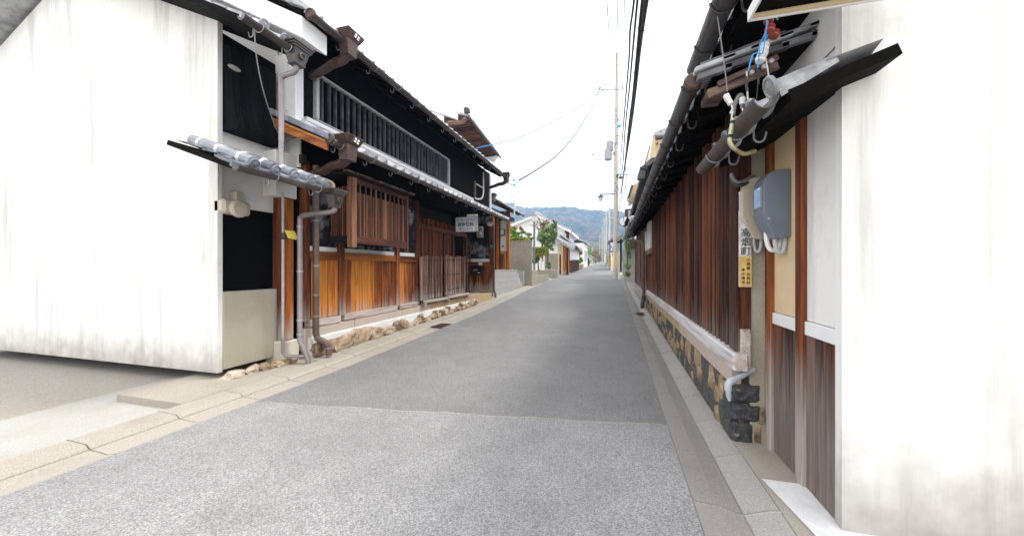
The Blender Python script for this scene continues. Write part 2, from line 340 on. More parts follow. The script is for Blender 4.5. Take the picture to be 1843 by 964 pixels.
k = NT('window_glass', .08, 0, .8); M['wglass'] = k.done(k.ramp(k.noise(1), [(.3, (.03, .035, .04)), (.7, (.07, .08, .09))]))
M['pvc'] = plain('light_grey_pvc', (.45, .49, .53), .35, var=.06)
M['yel'] = plain('yellow_guard', (.75, .48, .07), .5, var=.1)
M['paper'] = plain('yellow_paper_tag', (.85, .72, .12), .8, var=.05)
M['whitepaper'] = plain('white_paper', (.82, .82, .82), .8, var=.03)
M['mirror'] = NT('mirror_glass', .05, 1).done((.34, .37, .41))
M['banner'] = plain('blue_banner_cloth', (.02, .07, .42), .7, var=.1)
def leafmat(name, a, b, c):
    k = NT(name, .55, 0, .3); f = k.noise(1.3, 3); v = k.noise(14, 2); f = k.math('ADD', k.math('MULTIPLY', f, .5), k.math('MULTIPLY', v, .5))
    col = k.ramp(f, [(.35, a), (.5, b), (.64, c)]); k.b.inputs['Subsurface Weight'].default_value = 0
    tr = k.n('ShaderNodeBsdfTranslucent'); k.put(tr.inputs[0], col); ms = k.n('ShaderNodeMixShader'); ms.inputs[0].default_value = .3
    out = k.t.nodes['Material Output']; k.t.links.new(k.b.outputs[0], ms.inputs[1]); k.t.links.new(tr.outputs[0], ms.inputs[2]); k.t.links.new(ms.outputs[0], out.inputs[0])
    return k.done(col)
M['leaf'] = leafmat('green_leaves', (.08, .14, .04), (.20, .31, .10), (.42, .54, .26))
M['leafb'] = leafmat('bright_green_leaves', (.07, .18, .015), (.16, .36, .03), (.34, .55, .09))
M['leafy'] = leafmat('yellow_green_leaves', (.14, .18, .03), (.32, .38, .07), (.58, .52, .18))
M['leafo'] = leafmat('autumn_leaves', (.16, .08, .02), (.32, .18, .06), (.35, .30, .10))
M['bark'] = wood('bark', (.06, .04, .03), (.13, .09, .07), (.22, .17, .13), 'z', None, rough=.9)
# ------------------------------------------------------------------ roofs, gutters and other house pieces
def profile(t): return .054 * math.exp(-((t - .86) / .13) ** 2) - .012 * sin(pi * min(t / .72, 1))
TILE = {}
def tile_mesh(p, eave, m):
    key = (p, eave, m.name)
    if key in TILE: return TILE[key]
    mb = MB(); ts = [0, .2, .45, .68, .78, .86, .94, 1.0]; vs = []
    for x in (-.27, 0):
        for t in ts: vs.append((x, (t - .5) * p * .99, profile(t) + .004))
    n = len(ts); fs = [(i, i + 1, n + i + 1, n + i) for i in range(n - 1)]
    for t in ts: vs.append((.004, (t - .5) * p * .99, profile(t) - (.062 if eave else .02)))
    fs += [(n + i, n + i + 1, 2 * n + i + 1, 2 * n + i) for i in range(n - 1)]
    vs += [(-.27, (t - .5) * p * .99, profile(t) - .014) for t in (0, 1)]
    fs += [(0, n, 2 * n, 3 * n), (n - 1, 3 * n + 1, 3 * n - 1, 2 * n - 1)]
    mb.add(vs, fs, True)
    if eave == 'disc': mb.lathe([(.0, .0), (.058, .004), (.062, .012), (.058, .024), (.048, .026), (.044, .018), (.03, .022), (.0, .03)], (0, .36 * p, .03), (1, 0, 0), 12)
    me = mb.mesh('tile'); me.materials.append(m); TILE[key] = me; return me
def roof(parent, xe, ze, y0, y1, ang, run, side, pitch=.27, m=None, indiv=2, eave=True, deck=None, rafters=True, back=True, wallx=None):
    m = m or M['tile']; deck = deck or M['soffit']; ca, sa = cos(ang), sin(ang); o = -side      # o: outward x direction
    def pt(d, y, h=0): return Vector((xe - o * (d * ca - h * sa) , y, ze + d * sa + h * ca))
    n = max(1, round((y1 - y0) / pitch)); p = (y1 - y0) / n
    rot = (0, ang, 0) if side < 0 else (0, ang, pi)
    for c in range(indiv):
        me = tile_mesh(round(p, 4), eave if c == 0 else False, m)
        for i in range(n):
            link('tile', me, m, parent, pt(c * .23, y0 + (i + .5) * p, .006 + .002 * c) + Vector((0, 0, R.uniform(-.002, .002))), rot)
    nc = int(run / .23); mb = MB(); ts = [0, .45, .68, .78, .86, .94]
    for c in range(indiv, nc):
        vs = []; ys = [(y0 + (i + t) * p, profile(t if side < 0 else 1 - t)) for i in range(n) for t in ts] + [(y1, 0)]
        for dd, hh in ((c * .23, .01), (c * .23 - .002, .028), ((c + 1) * .23, .010)):
            vs += [pt(dd, y, hh + h) for y, h in ys]
        q = len(ys); mb.add(vs, [(a * q + i, a * q + i + 1, (a + 1) * q + i + 1, (a + 1) * q + i) for a in (0, 1) for i in range(q - 1)], True)
    if mb.v: part('roof_tiles', mb, m, parent, kind='stuff')
    mb = MB(); e = .03
    a = [pt(e, y0, -.02), pt(run, y0, -.02), pt(run, y0, -.075), pt(e, y0, -.075)]
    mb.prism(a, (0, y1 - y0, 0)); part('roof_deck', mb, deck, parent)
    if back:                                                   # the far slope, down behind the ridge
        rx, rz = xe - o * run * ca, ze + run * sa
        mb = MB(); mb.prism([(rx, y0, rz), (rx - o * run * ca, y0, rz - run * sa), (rx - o * run * ca, y0, rz - run * sa - .06), (rx, y0, rz - .06)], (0, y1 - y0, 0)); part('rear_roof', mb, m, parent)
        mb = MB(); mb.box(rx - .13, rx + .13, y0, y1, rz, rz + .22); mb.tube([(rx, y0, rz + .25), (rx, y1, rz + .25)], .085, 8); part('ridge', mb, m, parent)
    if rafters:
        r_end = min(run - .05, abs((wallx if wallx is not None else xe - o * .7) - xe) / ca)
        mbr = MB(); a = pt(.06, 0, -.10); b = pt(r_end, 0, -.10); mbr.beam(a, b, .05, .06, (0, 0, 1))
        me = mbr.mesh('rafter', a); yy = y0 + .15
        while yy < y1 - .1: link('rafter', me, deck, parent, (a.x, yy, a.z)); yy += .42
    return pt
BR = {}
def gutter(parent, x, z, y0, y1, r=.055, m=None, hooks=(), hooky=None, side=-1, mh=None):
    m = m or M['gut']; o = -side
    mb = MB(); mb.halfpipe(y0, y1, x, z, r); gt = part('gutter', mb, m, parent)
    key = (r, side)
    if key not in BR:
        b = MB(); b.tube(arc((0, 0, 0), r + .006, pi, 2 * pi, 8, (1, 0, 0), (0, 0, 1)), .006, 5)
        b.tube([(-o * (r + .006), 0, 0), (-o * (r + .03), 0, .0), (-o * (r + .034), 0, -.05)] + [tuple(q) for q in arc((-o * (r + .064), 0, -.06), .03, 0, -pi, 6, (o, 0, 0), (0, 0, 1))] + [(-o * (r + .10), 0, -.03)], .007, 5)
        BR[key] = b.mesh('gutter_bracket')
    if mh is None: mh = M['hook']
    for y in hooks:
        if y0 < y < y1: link('gutter_bracket', BR[key], mh, gt, (x, y, z))
    return gt
def mats(me, m): return me
def hopper(parent, x, y, z, w_=.12, m=None, star=False):       # rainwater head: stepped lip, tapered box, round boss
    m = m or M['gut']; mb = MB()
    for k_, (a, h0, h1) in enumerate(((1.35, .06, .085), (1.22, .035, .06), (1.1, .01, .035))):
        q = w_ * a; mb.box(x - q * .8, x + q * .8, y - q, y + q, z + h0, z + h1)
    t, b = w_ * .95, w_ * .62
    mb.hexa([(x - b * .8, y - b, z - .15), (x + b * .8, y - b, z - .15), (x + b * .8, y + b, z - .15), (x - b * .8, y + b, z - .15), (x - t * .8, y - t, z + .01), (x + t * .8, y - t, z + .01), (x + t * .8, y + t, z + .01), (x - t * .8, y + t, z + .01)])
    mb.box(x - b * .9, x + b * .9, y - b * 1.1, y + b * 1.1, z - .165, z - .148)
    hp = part('rainwater_head', mb, m, parent, .003)
    mb = MB(); mb.lathe([(.032, 0), (.04, .01), (.04, .02), (.03, .024), (.026, .012), (.0, .014)], (x + w_ * .62, y, z - .065), (1, 0, 0), 16)
    link('boss', mb.mesh('boss', ORG[hp.name]), m, hp, ORG[hp.name]); return hp
def copper_collector(parent, x, y, z, xw, m=None, emblem=True):  # carved box at the end of the eave with a swan neck back to the wall
    m = m or M['copper']; mb = MB()
    mb.hexa([(x - .07, y - .09, z - .20), (x + .07, y - .09, z - .20), (x + .07, y + .09, z - .20), (x - .07, y + .09, z - .20), (x - .085, y - .11, z + .02), (x + .085, y - .11, z + .02), (x + .085, y + .11, z + .02), (x - .085, y + .11, z + .02)])
    mb.box(x - .12, x + .13, y - .15, y + .19, z + .13, z + .15); mb.hexa([(x - .085, y - .1, z + .02), (x + .085, y - .1, z + .02), (x + .085, y + .13, z + .02), (x - .085, y + .13, z + .02), (x - .12, y - .15, z + .13), (x + .13, y - .15, z + .13), (x + .13, y + .19, z + .13), (x - .12, y + .19, z + .13)])
    c = part('rainwater_head', mb, m, parent, .006)
    pts = catmull([(x, y, z - .14), (x - .12, y + .01, z - .22), (x - .30, y + .03, z - .235), (x - .48, y + .05, z - .29), (xw + .02, y + .08, z - .33)], 5)
    mb = MB(); mb.tube(pts, [.075 - .02 * i / len(pts) for i in range(len(pts))], 10); part('swan_neck', mb, m, parent)
    if emblem:                                                    # bright flower crest cut in the flared lip, seen from the street
        mb = MB()
        for a in range(4):
            q = a * pi / 2 + .5; ce = Vector((x + .118, y + .03, z + .085)); d1 = Vector((.0, cos(q), sin(q) * .7)); d2 = Vector((0, -sin(q), cos(q) * .7))
            mb.prism([ce + d1 * .012, ce + d1 * .045 + d2 * .022, ce + d1 * .065, ce + d1 * .045 - d2 * .022], (.012, 0, 0))
        link('crest', mb.mesh('crest', ORG[c.name]), M['insul'], c, ORG[c.name])
    return c
def downpipe(parent, pts, r, m, clamps=(), mc=None, name='downpipe'):
    mb = MB(); mb.tube(pts, r, 12); p = part(name, mb, m, parent)
    for c in clamps:
        a, b = Vector(c[0]), Vector(c[1]); mb = MB(); mb.tube([a, b], r + .006, 12)
        link('pipe_clamp', mb.mesh('pipe_clamp', a), mc or m, p, a)
    return p
def boards(parent, name, x, ys, z0, z1, m, th=.02, side=-1, gap=.003, z0s=None, jit=.003):
    for i in range(len(ys) - 1):
        a, b = ys[i] + gap, ys[i + 1] - gap; zz = z0 if z0s is None else z0s(.5 * (a + b)); j = R.uniform(0, jit) * (-side)
        mb = MB(); mb.box(x - th / 2 + j, x + th / 2 + j, a, b, zz, z1)
        me = mb.mesh(name, (x, a, zz), .0025); link(name, me, m, parent, (x, a, zz))
def voronoi(seeds, box):
    out = []
    for i, s in enumerate(seeds):
        poly = [(box[0], box[2]), (box[1], box[2]), (box[1], box[3]), (box[0], box[3])]
        for j, t in enumerate(seeds):
            if i == j or abs(t[0] - s[0]) + abs(t[1] - s[1]) > 1.6: continue
            mxx, myy = (s[0] + t[0]) / 2, (s[1] + t[1]) / 2; nx, ny = t[0] - s[0], t[1] - s[1]; q = []
            for a in range(len(poly)):
                p1, p2 = poly[a], poly[(a + 1) % len(poly)]; d1 = (p1[0] - mxx) * nx + (p1[1] - myy) * ny; d2 = (p2[0] - mxx) * nx + (p2[1] - myy) * ny
                if d1 <= 0: q.append(p1)
                if (d1 < 0 < d2) or (d2 < 0 < d1):
                    f = d1 / (d1 - d2); q.append((p1[0] + (p2[0] - p1[0]) * f, p1[1] + (p2[1] - p1[1]) * f))
            poly = q
            if len(poly) < 3: break
        if len(poly) >= 3: out.append(poly)
    return out
def stone(parent, poly, fn, depth, joint=.006, name='stone', m=None):      # poly in facade coordinates (s, z); fn(s, z, out) -> world
    n = len(poly); cx = sum(p[0] for p in poly) / n; cz = sum(p[1] for p in poly) / n
    size = min(max(math.hypot(p[0] - cx, p[1] - cz) for p in poly), .3)
    def ring(f, out, jj=0): return [fn(cx + (p[0] - cx) * f, cz + (p[1] - cz) * f, out + R.uniform(-jj, jj)) for p in poly]
    f0 = max(.6, 1 - joint / max(size * .7, .03)); vs = ring(f0, -.06) + ring(f0, depth * .35) + ring(f0 * .82, depth * .85, depth * .18) + ring(f0 * .42, depth, depth * .35) + [fn(cx, cz, depth * 1.05)]
    fs = [(k * n + i, k * n + (i + 1) % n, (k + 1) * n + (i + 1) % n, (k + 1) * n + i) for k in range(3) for i in range(n)] + [(3 * n + i, 3 * n + (i + 1) % n, 4 * n) for i in range(n)]
    mb = MB(); mb.add(vs, fs); o = vs[-1]; link(name, mb.mesh(name, o), m or M['stone'], parent, o)
def boulder(parent, c, sx, sy, sz, seed, m=None, name='stone'):
    bm = bmesh.new(); bmesh.ops.create_icosphere(bm, subdivisions=2, radius=1)
    for v in bm.verts:
        p = v.co.copy(); q = p + Vector((seed * 3.1, seed * 1.7, 0)); d = 1 + .5 * noise.noise(q * 1.5) + .38 * noise.noise(q * 3.6)
        m_ = max(abs(p.x), abs(p.y), abs(p.z)); p = p.lerp(p / m_ * .8, .45); v.co = Vector((p.x * sx, p.y * sy, p.z * sz)) * d
    me = bpy.data.meshes.new(name); bm.to_mesh(me); bm.free(); link(name, me, m or M['rock'], parent, c, (R.uniform(-.2, .2), 0, 0))
FONT = None
for d_ in (bpy.utils.system_resource('DATAFILES', path='fonts') or '',):
    pass
def text(parent, s, size, loc, rot, m, name='lettering', align='CENTER', ex=.0015, vertical=False, off=.0):
    cu = bpy.data.curves.new(name, 'FONT'); cu.body = '\n'.join(s) if vertical else s; cu.size = size; cu.align_x = align; cu.align_y = 'CENTER'; cu.extrude = ex; cu.offset = off
    if vertical: cu.space_line = .98
    o = bpy.data.objects.new(name, cu); COL.objects.link(o); dg = bpy.context.evaluated_depsgraph_get()
    me = bpy.data.meshes.new_from_object(o.evaluated_get(dg)); bpy.data.objects.remove(o); bpy.data.curves.remove(cu); me.materials.clear()
    return link(name, me, m, parent, loc, rot)

# ------------------------------------------------------------------ ground, road, gutters
def gridsheet(name, xs, ys, zf, m, kind='structure', parent=None):
    mb = MB(); nx = len(xs[0]) if isinstance(xs[0], (list, tuple)) else len(xs)
    for j, y in enumerate(ys):
        row = xs[j] if isinstance(xs[0], (list, tuple)) else xs
        for x in row: mb.v.append((x, y, zf(x, y)))
    for j in range(len(ys) - 1):
        for i in range(nx - 1): mb.f.append((j * nx + i, j * nx + i + 1, (j + 1) * nx + i + 1, (j + 1) * nx + i)); mb.sm.append(True)
    o = link(name, mb.mesh(name), m, parent); o['kind'] = kind; return o
YS = [-12, -6, -2, 0, 2, 4, 8, 14, 20, 30, 45, 70, 110, 180, 260, 400, 700, 1500, 3500]
def gz(y): return g(min(y, 260))
gridsheet('ground', [-3500, -600, -80, -12, -3, 3, 12, 80, 600, 3500], YS, lambda x, y: gz(y) - .06, M['ground'])
LK = [(-12, -3.62), (-3, -3.62), (2.8, -3.62), (9.7, -3.68), (14, -3.92), (17.6, -4.18), (25, -4.55), (37, -5.1), (60, -5.6), (110, -6.2), (260, -6.5)]
def lk(y):
    for (a, b), (c, d) in zip(LK, LK[1:]):
        if a <= y <= c: return b + (d - b) * (y - a) / (c - a)
    return LK[-1][1]
def RKX(y): return .452 if y < 45 else .452 - (y - 45) * .004
JX = lambda x: 2.90 + (x + 3.6) * .142 + .012 * sin(x * 7) + .008 * sin(x * 23)        # where the newer asphalt begins
xs = [i / 16 for i in range(17)]
yr = [4.2, 5, 6.5, 8, 9.7, 12, 14, 17.6, 21, 25, 30, 37, 45, 60, 80, 110, 160, 260]
mb = MB(); rows = []
def roadrow(yf):
    r_ = []
    for t in xs:
        x0, x1 = lk(yf(0) if callable(yf) else yf), RKX(1); y_ = yf(0) if callable(yf) else yf
        x = x0 + (RKX(y_ if not callable(yf) else 3) - x0) * t; yy = JX(x) if callable(yf) else yf
        r_.append((x, yy, gz(yy)))
    return r_
rows = [roadrow(lambda x: 3.0)] + [roadrow(y) for y in yr]
for r_ in rows: mb.v += r_
n_ = len(xs)
for j in range(len(rows) - 1):
    for i in range(n_ - 1): mb.f.append((j * n_ + i, j * n_ + i + 1, (j + 1) * n_ + i + 1, (j + 1) * n_ + i)); mb.sm.append(True)
road = struct('road', mb, M['asph'])
mb = MB(); rows = [roadrow(y) for y in (-12, -6, -3, 0, 1.2, 2.2)] + [roadrow(lambda x: 3.0)]
for r_ in rows: mb.v += [(a, b - .0005, c) for a, b, c in r_]
for j in range(len(rows) - 1):
    for i in range(n_ - 1): mb.f.append((j * n_ + i, j * n_ + i + 1, (j + 1) * n_ + i + 1, (j + 1) * n_ + i)); mb.sm.append(True)
struct('road_patch', mb, M['asphnear'])
mb = MB(); a = [(-3.6 + 4.05 * i / 60) for i in range(61)]
mb.v = [(x, JX(x) - .005 - R.uniform(0, .008), .0012) for x in a] + [(x, JX(x) + .002 + R.uniform(0, .004), .0012) for x in a]
mb.f = [(i, i + 1, 62 + i, 61 + i) for i in range(60)]; mb.sm = [False] * 60
struct('road_joint', mb, M['moss'])
mb = MB()
for (u, v, w_) in ((1040, 496.3, 9), (1036, 506.2, 6)):
    Yc = {496.3: 28.5, 506.2: 21.5}[v]; c = at(u, v, Yc); ww = .55
    mb.add([(c.x - ww, Yc, gz(Yc) + .006), (c.x + ww, Yc, gz(Yc) + .006), (c.x + ww, Yc + .35, gz(Yc + .35) + .006), (c.x - ww, Yc + .35, gz(Yc + .35) + .006)], [(0, 1, 2, 3)])
struct('road_marking', mb, M['oldpaint'])
# right hand gutter: pan blocks, then pale raised blocks against the houses
gr = gridsheet('gutter_channel', [.40, 1.02], [-12, 4, 60], lambda x, y: gz(y) - .045, M['conc'])
SLAB = {}
def slab_run(parent, name, prof, m, y0, y1, step, fx, gap=.004):                # prof: cross section [(dx, z)] closed
    y = y0
    while y < y1:
        L = step; dz = gz(y + L) - gz(y); dx = fx(y + L) - fx(y); mb = MB(); n = len(prof)
        mb.add([(p[0], gap, p[1]) for p in prof] + [(p[0] + dx, L - gap, p[1] + dz) for p in prof], [tuple(range(n)), tuple(range(n, 2 * n))[::-1]] + [(i, (i + 1) % n, n + (i + 1) % n, n + i) for i in range(n)])
        key = (name, m.name, round(dz, 3), round(dx, 3), L)
        if key not in SLAB: SLAB[key] = mb.mesh(name, bevel=.004)
        link(name, SLAB[key], m, parent, (fx(y), y, gz(y) + R.uniform(-.0015, .0015))); y += L
slab_run(gr, 'gutter_slab', [(.003, -.08), (.003, .002), (.14, -.006), (.235, -.03), (.27, -.034), (.27, -.08)], M['gutpan'], -2.15, 40, .648, RKX)
slab_run(gr, 'kerb_slab', [(.272, -.08), (.272, -.034), (.31, -.02), (.40, .012), (.455, .02), (.455, -.08)], M['gutkerb'], -2.15, 40, .648, RKX)
gl = gridsheet('side_gutter', [-5.6, -3.5], [-12, 4, 60], lambda x, y: gz(y) - .045, M['conc'])
slab_run(gl, 'gutter_slab', [(-.30, -.08), (-.30, -.012), (-.08, -.02), (-.003, .0), (-.003, -.08)], M['lpan'], -2.4, 30, .6, lk)
slab_run(gl, 'kerb_slab', [(-.58, -.08), (-.58, .03), (-.34, .022), (-.303, -.004), (-.303, -.08)], M['lpan'], -2.4, 30, .6, lk)
mb = MB(); mb.box(-5.2, lk(0) - .585, 2.6, 4.35, -.2, .03); struct('forecourt', mb, M['lpan'])
mb = MB(); mb.box(-5.2, lk(8) - .53, 4.35, 14.0, -.2, .03)
for i, v in enumerate(mb.v): mb.v[i] = (v[0], v[1], v[2] + gz(v[1]))
struct('verge_concrete', mb, M['lpan'])
mb = MB(); mb.box(.91, 8, -4, 3.27, -.2, .018); struct('house_apron', mb, M['lpan'])
mb = MB(); mb.add([(.925, 2.72, .024), (1.35, 2.72, .024), (1.6, 1.7, .024), (1.02, 2.05, .024)], [(0, 1, 2, 3)]); struct('painted_corner', mb, M['paint'])
def grating(loc, rot, lab):
    t = thing('drain_grating', lab, 'drain grating', loc)
    mb = MB(); x, y, z = loc
    for q in ((-.17, .17, -.26, -.235), (-.17, .17, .235, .26), (-.17, -.15, -.235, .235), (.15, .17, -.235, .235)): mb.box(x + q[0], x + q[1], y + q[2], y + q[3], z - .02, z + .008)
    part('frame', mb, M['iron'], t)
    bar = MB().box(-.15, .15, -.008, .008, -.015, .006).mesh('bar')
    for i in range(10): link('bar', bar, M['iron'], t, (x, y - .2 + i * .044, z))
    mb = MB(); mb.box(x - .15, x + .15, y - .235, y + .235, z - .02, z - .015); part('pit', mb, M['void'], t)
grating((.62, 10.6, gz(10.6) - .012), 0, 'small rusty drain grating in the gutter on the right, beyond the stone base')
grating((-3.86, 7.55, gz(7.55) + .002), 0, 'rusty drain grating in the pale gutter below the honey coloured boards')
def yX(u, X):                                                  # distance down the street of a photo column on a facade at lateral X
    c, s = cos(YAW), sin(YAW); d = FPX * X / ((u - 1106) * c); return (d + X * s) / c
# ------------------------------------------------------------------ the long two storey merchant house on the left
H = thing('merchant_house', 'long dark two storey timber house with honey coloured boards and a barred upper window', 'house', (-4.5, 4.35, .2))
def P(name, mb, m, bevel=0, **k): return part(name, mb, m, H, bevel, **k)
mb = MB(); mb.box(-11.6, -4.60, 4.36, 7.7, .2, 3.6); mb.box(-11.6, -5.72, 7.7, 13.25, .2, 3.6); P('core_wall', mb, M['void'])
mb = MB(); mb.box(-11.6, -4.52, 4.33, 12.85, 3.45, 4.95); P('upper_wall', mb, M['blackclean'])
mb = MB(); mb.prism([(-4.5, 4.30, 2.9), (-4.5, 4.30, 4.95), (-8, 4.30, 6.9), (-11.6, 4.30, 4.95), (-11.6, 4.30, 0), (-4.9, 4.3, 0), (-4.9, 4.3, 2.9)], (0, .028, 0)); P('gable_wall', mb, M['white'])
mb = MB(); mb.prism([(-4.56, 12.86, 3.5), (-4.56, 12.86, 4.95), (-8, 12.86, 6.9), (-11.6, 12.86, 4.95), (-11.6, 12.86, 0), (-5.8, 12.86, 0), (-5.8, 12.86, 3.5)], (0, .3, 0)); P('gable_wall', mb, M['white'])
roof(H, -3.80, 4.72, 3.74, 12.45, math.atan(.55), 4.85, -1, .272, rafters=True, wallx=-4.5)
gutter(H, -3.755, 4.665, 3.77, 12.4, .06, hooks=[5.71 + .665 * i for i in range(-2, 11)])
mb = MB(); mb.lathe([(.075, 0), (.075, .03), (.06, .045), (.05, .03), (.0, .04)], (-3.755, 3.77, 4.655), (0, -1, 0), 20); P('gutter_cap', mb, M['copper'])
copper_collector(H, -3.72, 4.40, 4.66, -4.5)
copper_collector(H, -3.74, 12.42, 4.66, -4.5)
mb = MB(); vx = -3.86; mb.prism([(vx, 3.72, 4.35), (vx, 3.72, 4.63), (-8, 3.72, 4.63 + .55 * (8 + vx)), (-8, 3.72, 4.35 + .55 * (8 + vx))], (0, .43, 0)); P('verge_board', mb, M['white'], .01)
mb = MB(); mb.prism([(-8, 3.72, 6.63), (-8, 3.72, 6.91), (-11.9, 3.72, 4.77), (-11.9, 3.72, 4.49)], (0, .43, 0)); P('verge_board', mb, M['white'])
for i in range(16):                                            # tiles capping the gable edge
    mb = MB(); x0 = -3.80 - i * .24; z0 = 4.72 + .55 * (-x0 - 3.8) + .03
    mb.prism([(x0, 3.66, z0 - .05), (x0, 3.66, z0 + .03), (x0 - .27, 3.66, z0 + .155), (x0 - .27, 3.66, z0 + .075)], (0, .2, 0)); me = mb.mesh('verge_tile', (x0, 3.66, z0), .008); link('verge_tile', me, M['tile'], H, (x0, 3.66, z0))
# barred upper window
mb = MB(); y0, y1, z0, z1 = 4.56, 9.27, 3.69, 4.44; f_ = .036
for q in ((y0, y1, z1 - f_, z1), (y0, y1, z0, z0 + f_ * .6), (y0, y0 + .055, z0 + .03, z1 - f_), (y1 - .055, y1, z0 + .03, z1 - f_)): mb.box(-4.52, -4.435, *q)
wf = P('window_frame', mb, M['alu2'], .008)
mb = MB(); mb.box(-4.519, -4.514, y0 + .05, y1 - .05, z0, z1 - .03); P('recess_shade', mb, M['void'])  # thin black sheet painting the shade behind the bars
bar = MB().box(-.06, 0, -.0125, .0125, 0, z1 - z0 - .08).mesh('window_bar', bevel=.006)
y = y0 + .14
kb = NT('grey_clay_bar', .7); M['bar'] = kb.done(kb.ramp(kb.noise(5, 5), [(.3, (.03, .031, .036)), (.7, (.11, .115, .13))]))
while y < y1 - .08: link('window_bar', bar, M['bar'], wf, (-4.445, y + R.uniform(-.014, .014), z0 + .03)); y += .147
mb = MB(); mb.box(-4.52, -4.42, 4.36, 11.0, 3.605, 3.668); P('window_sill', mb, M['whitep'], .006)
mb = MB(); mb.box(-4.52, -4.44, 4.36, 11.6, 3.56, 3.603); P('sill_rail', mb, M['sillbrown'])
mb = MB(); mb.box(-4.53, -4.47, 12.79, 12.855, 3.55, 4.93); mb.box(-4.56, -4.50, 12.862, 12.90, 3.55, 4.93); P('corner_trim', mb, M['whitep'])
downpipe(H, catmull([(-4.42, 11.9, 4.75), (-4.42, 11.9, 4.4), (-4.42, 11.9, 4.05), (-4.42, 11.75, 3.82), (-4.42, 11.4, 3.72), (-4.42, 11.1, 3.7)], 4), .028, M['whitep'])
downpipe(H, [(-4.40, 11.05, 4.25), (-4.40, 11.05, 3.7)], .035, M['brownpipe'])
downpipe(H, [(-4.40, 11.2, 4.18), (-4.40, 11.9, 4.18)], .02, M['whitep'])
# lower roof
roof(H, -3.69, 3.15, 3.98, 12.6, math.atan(.5), .92, -1, .265, indiv=3, back=False, wallx=-4.5)
gutter(H, -3.645, 3.095, 4.0, 12.58, .055, hooks=[4.82 + .672 * i for i in range(-1, 12)])
copper_collector(H, -3.62, 4.27, 3.10, -4.48)
mb = MB(); mb.lathe([(.072, 0), (.072, .03), (.055, .045), (.045, .03), (.02, .032), (.0, .045)], (-3.67, 4.0, 3.13), (0, -1, 0), 20); P('end_tile', mb, M['gut'])
mb = MB(); mb.prism([(-3.72, 3.99, 2.98), (-3.72, 3.99, 3.10), (-4.75, 3.99, 3.10 + .44 * 1.03), (-4.75, 3.99, 2.98 + .44 * 1.03)], (0, .035, 0)); P('barge_board', mb, M['orange_x'], .004)
mb = MB(); mb.prism([(-3.72, 3.96, 3.08), (-3.72, 3.96, 3.115), (-4.75, 3.96, 3.115 + .44 * 1.03), (-4.75, 3.96, 3.08 + .44 * 1.03)], (0, .06, 0)); P('barge_moulding', mb, M['orange_x'], .004)
for i in range(5):
    x0 = -3.66 - i * .215; z0 = 3.15 + .46 * (-x0 - 3.68); mb = MB()
    mb.prism([(x0, 3.93, z0 - .035), (x0, 3.93, z0 + .05), (x0 - .235, 3.93, z0 + .155), (x0 - .235, 3.93, z0 + .07)], (0, .15, 0)); link('verge_tile', mb.mesh('verge_tile', (x0, 3.93, z0), .01), M['tileb'], H, (x0, 3.93, z0))
# lower facade: posts, black plaster, white band, rail, boards, sill, plinth
for (a, b, zt) in ((4.38, 4.47, 3.0), (5.09, 5.21, 3.0), (6.75, 6.87, 1.9), (7.57, 7.69, 3.0)):
    mb = MB(); mb.box(-4.60, -4.475, a, b, .585 if a < 7.5 else .5, zt); P('post', mb, M['post'], .008)
for i, (a, b) in enumerate(((4.47, 5.09), (5.21, 6.75), (6.87, 7.57))):
    mb = MB(); mb.box(-4.60, -4.545, a, b, 1.74, 3.0); P('plaster_panel', mb, M['blackp'])
    mb = MB(); mb.box(-4.60, -4.532, a, b, 1.663, 1.742); P('white_band', mb, M['white'], .004)
    mb = MB(); mb.box(-4.59, -4.49, a, b, 1.535, 1.66); P('rail', mb, M['orange_y'], .007)
    mb = MB(); mb.box(-4.60, -4.575, a, b, .6, 1.54); P('board_backing', mb, M['redback'])
    mb = MB(); mb.box(-4.60, -4.462, a - (.02 if i else 0), b + .02, .485 + .01 * i, .592 + .01 * i); P('sill_beam', mb, M['sillbrown'], .008)
bl = lambda us: [yX(u, -4.53) for u in us]
boards(H, 'wall_board', -4.54, bl((559.5, 568.6, 589.2, 608)), .60, 1.537, M['orange'], jit=.01, gap=.005)
boards(H, 'wall_board', -4.54, bl((618.5, 631.5, 647, 660.5, 674, 686, 699.5, 711.8)), .60, 1.537, M['orange'], jit=.01, gap=.005)
boards(H, 'wall_board', -4.54, bl((718.5, 727.5, 736.5, 746.8)), .61, 1.537, M['orange'], jit=.006)
yy = 4.36
for i, L in enumerate((1.1, 1.5, 1.3, 1.3, 1.2, 1.1)):
    mb = MB(); zt = .482 + .008 * i; mb.box(-4.60, -4.475, yy, yy + L - .01, .15, zt); P('granite_block', mb, M['granite'] if i < 3 else M['tanstone'], .008); yy += L
mb = MB(); mb.hexa([(-4.62, 4.42, .05), (-4.40, 4.42, .05), (-4.43, 11.2, .18), (-4.62, 11.2, .18), (-4.62, 4.42, .36), (-4.44, 4.42, .33), (-4.46, 11.2, .36), (-4.62, 11.2, .38)]); P('cement_plinth', mb, M['conclite'], .012)
boulders = thing('stone_edging', 'row of rounded tan boulders along the foot of the honey boarded facade', 'stone edging', (-4.38, 4.5, 0))
yy = 4.42; i = 0
part('mortar_bed', MB().hexa([(-4.60, 4.40, -.05), (-4.31, 4.40, -.05), (-4.42, 11.1, .05), (-4.60, 11.1, .05), (-4.60, 4.40, .20), (-4.38, 4.40, .075), (-4.46, 11.1, .215), (-4.60, 11.1, .33)]), M['conc'], boulders, .01)
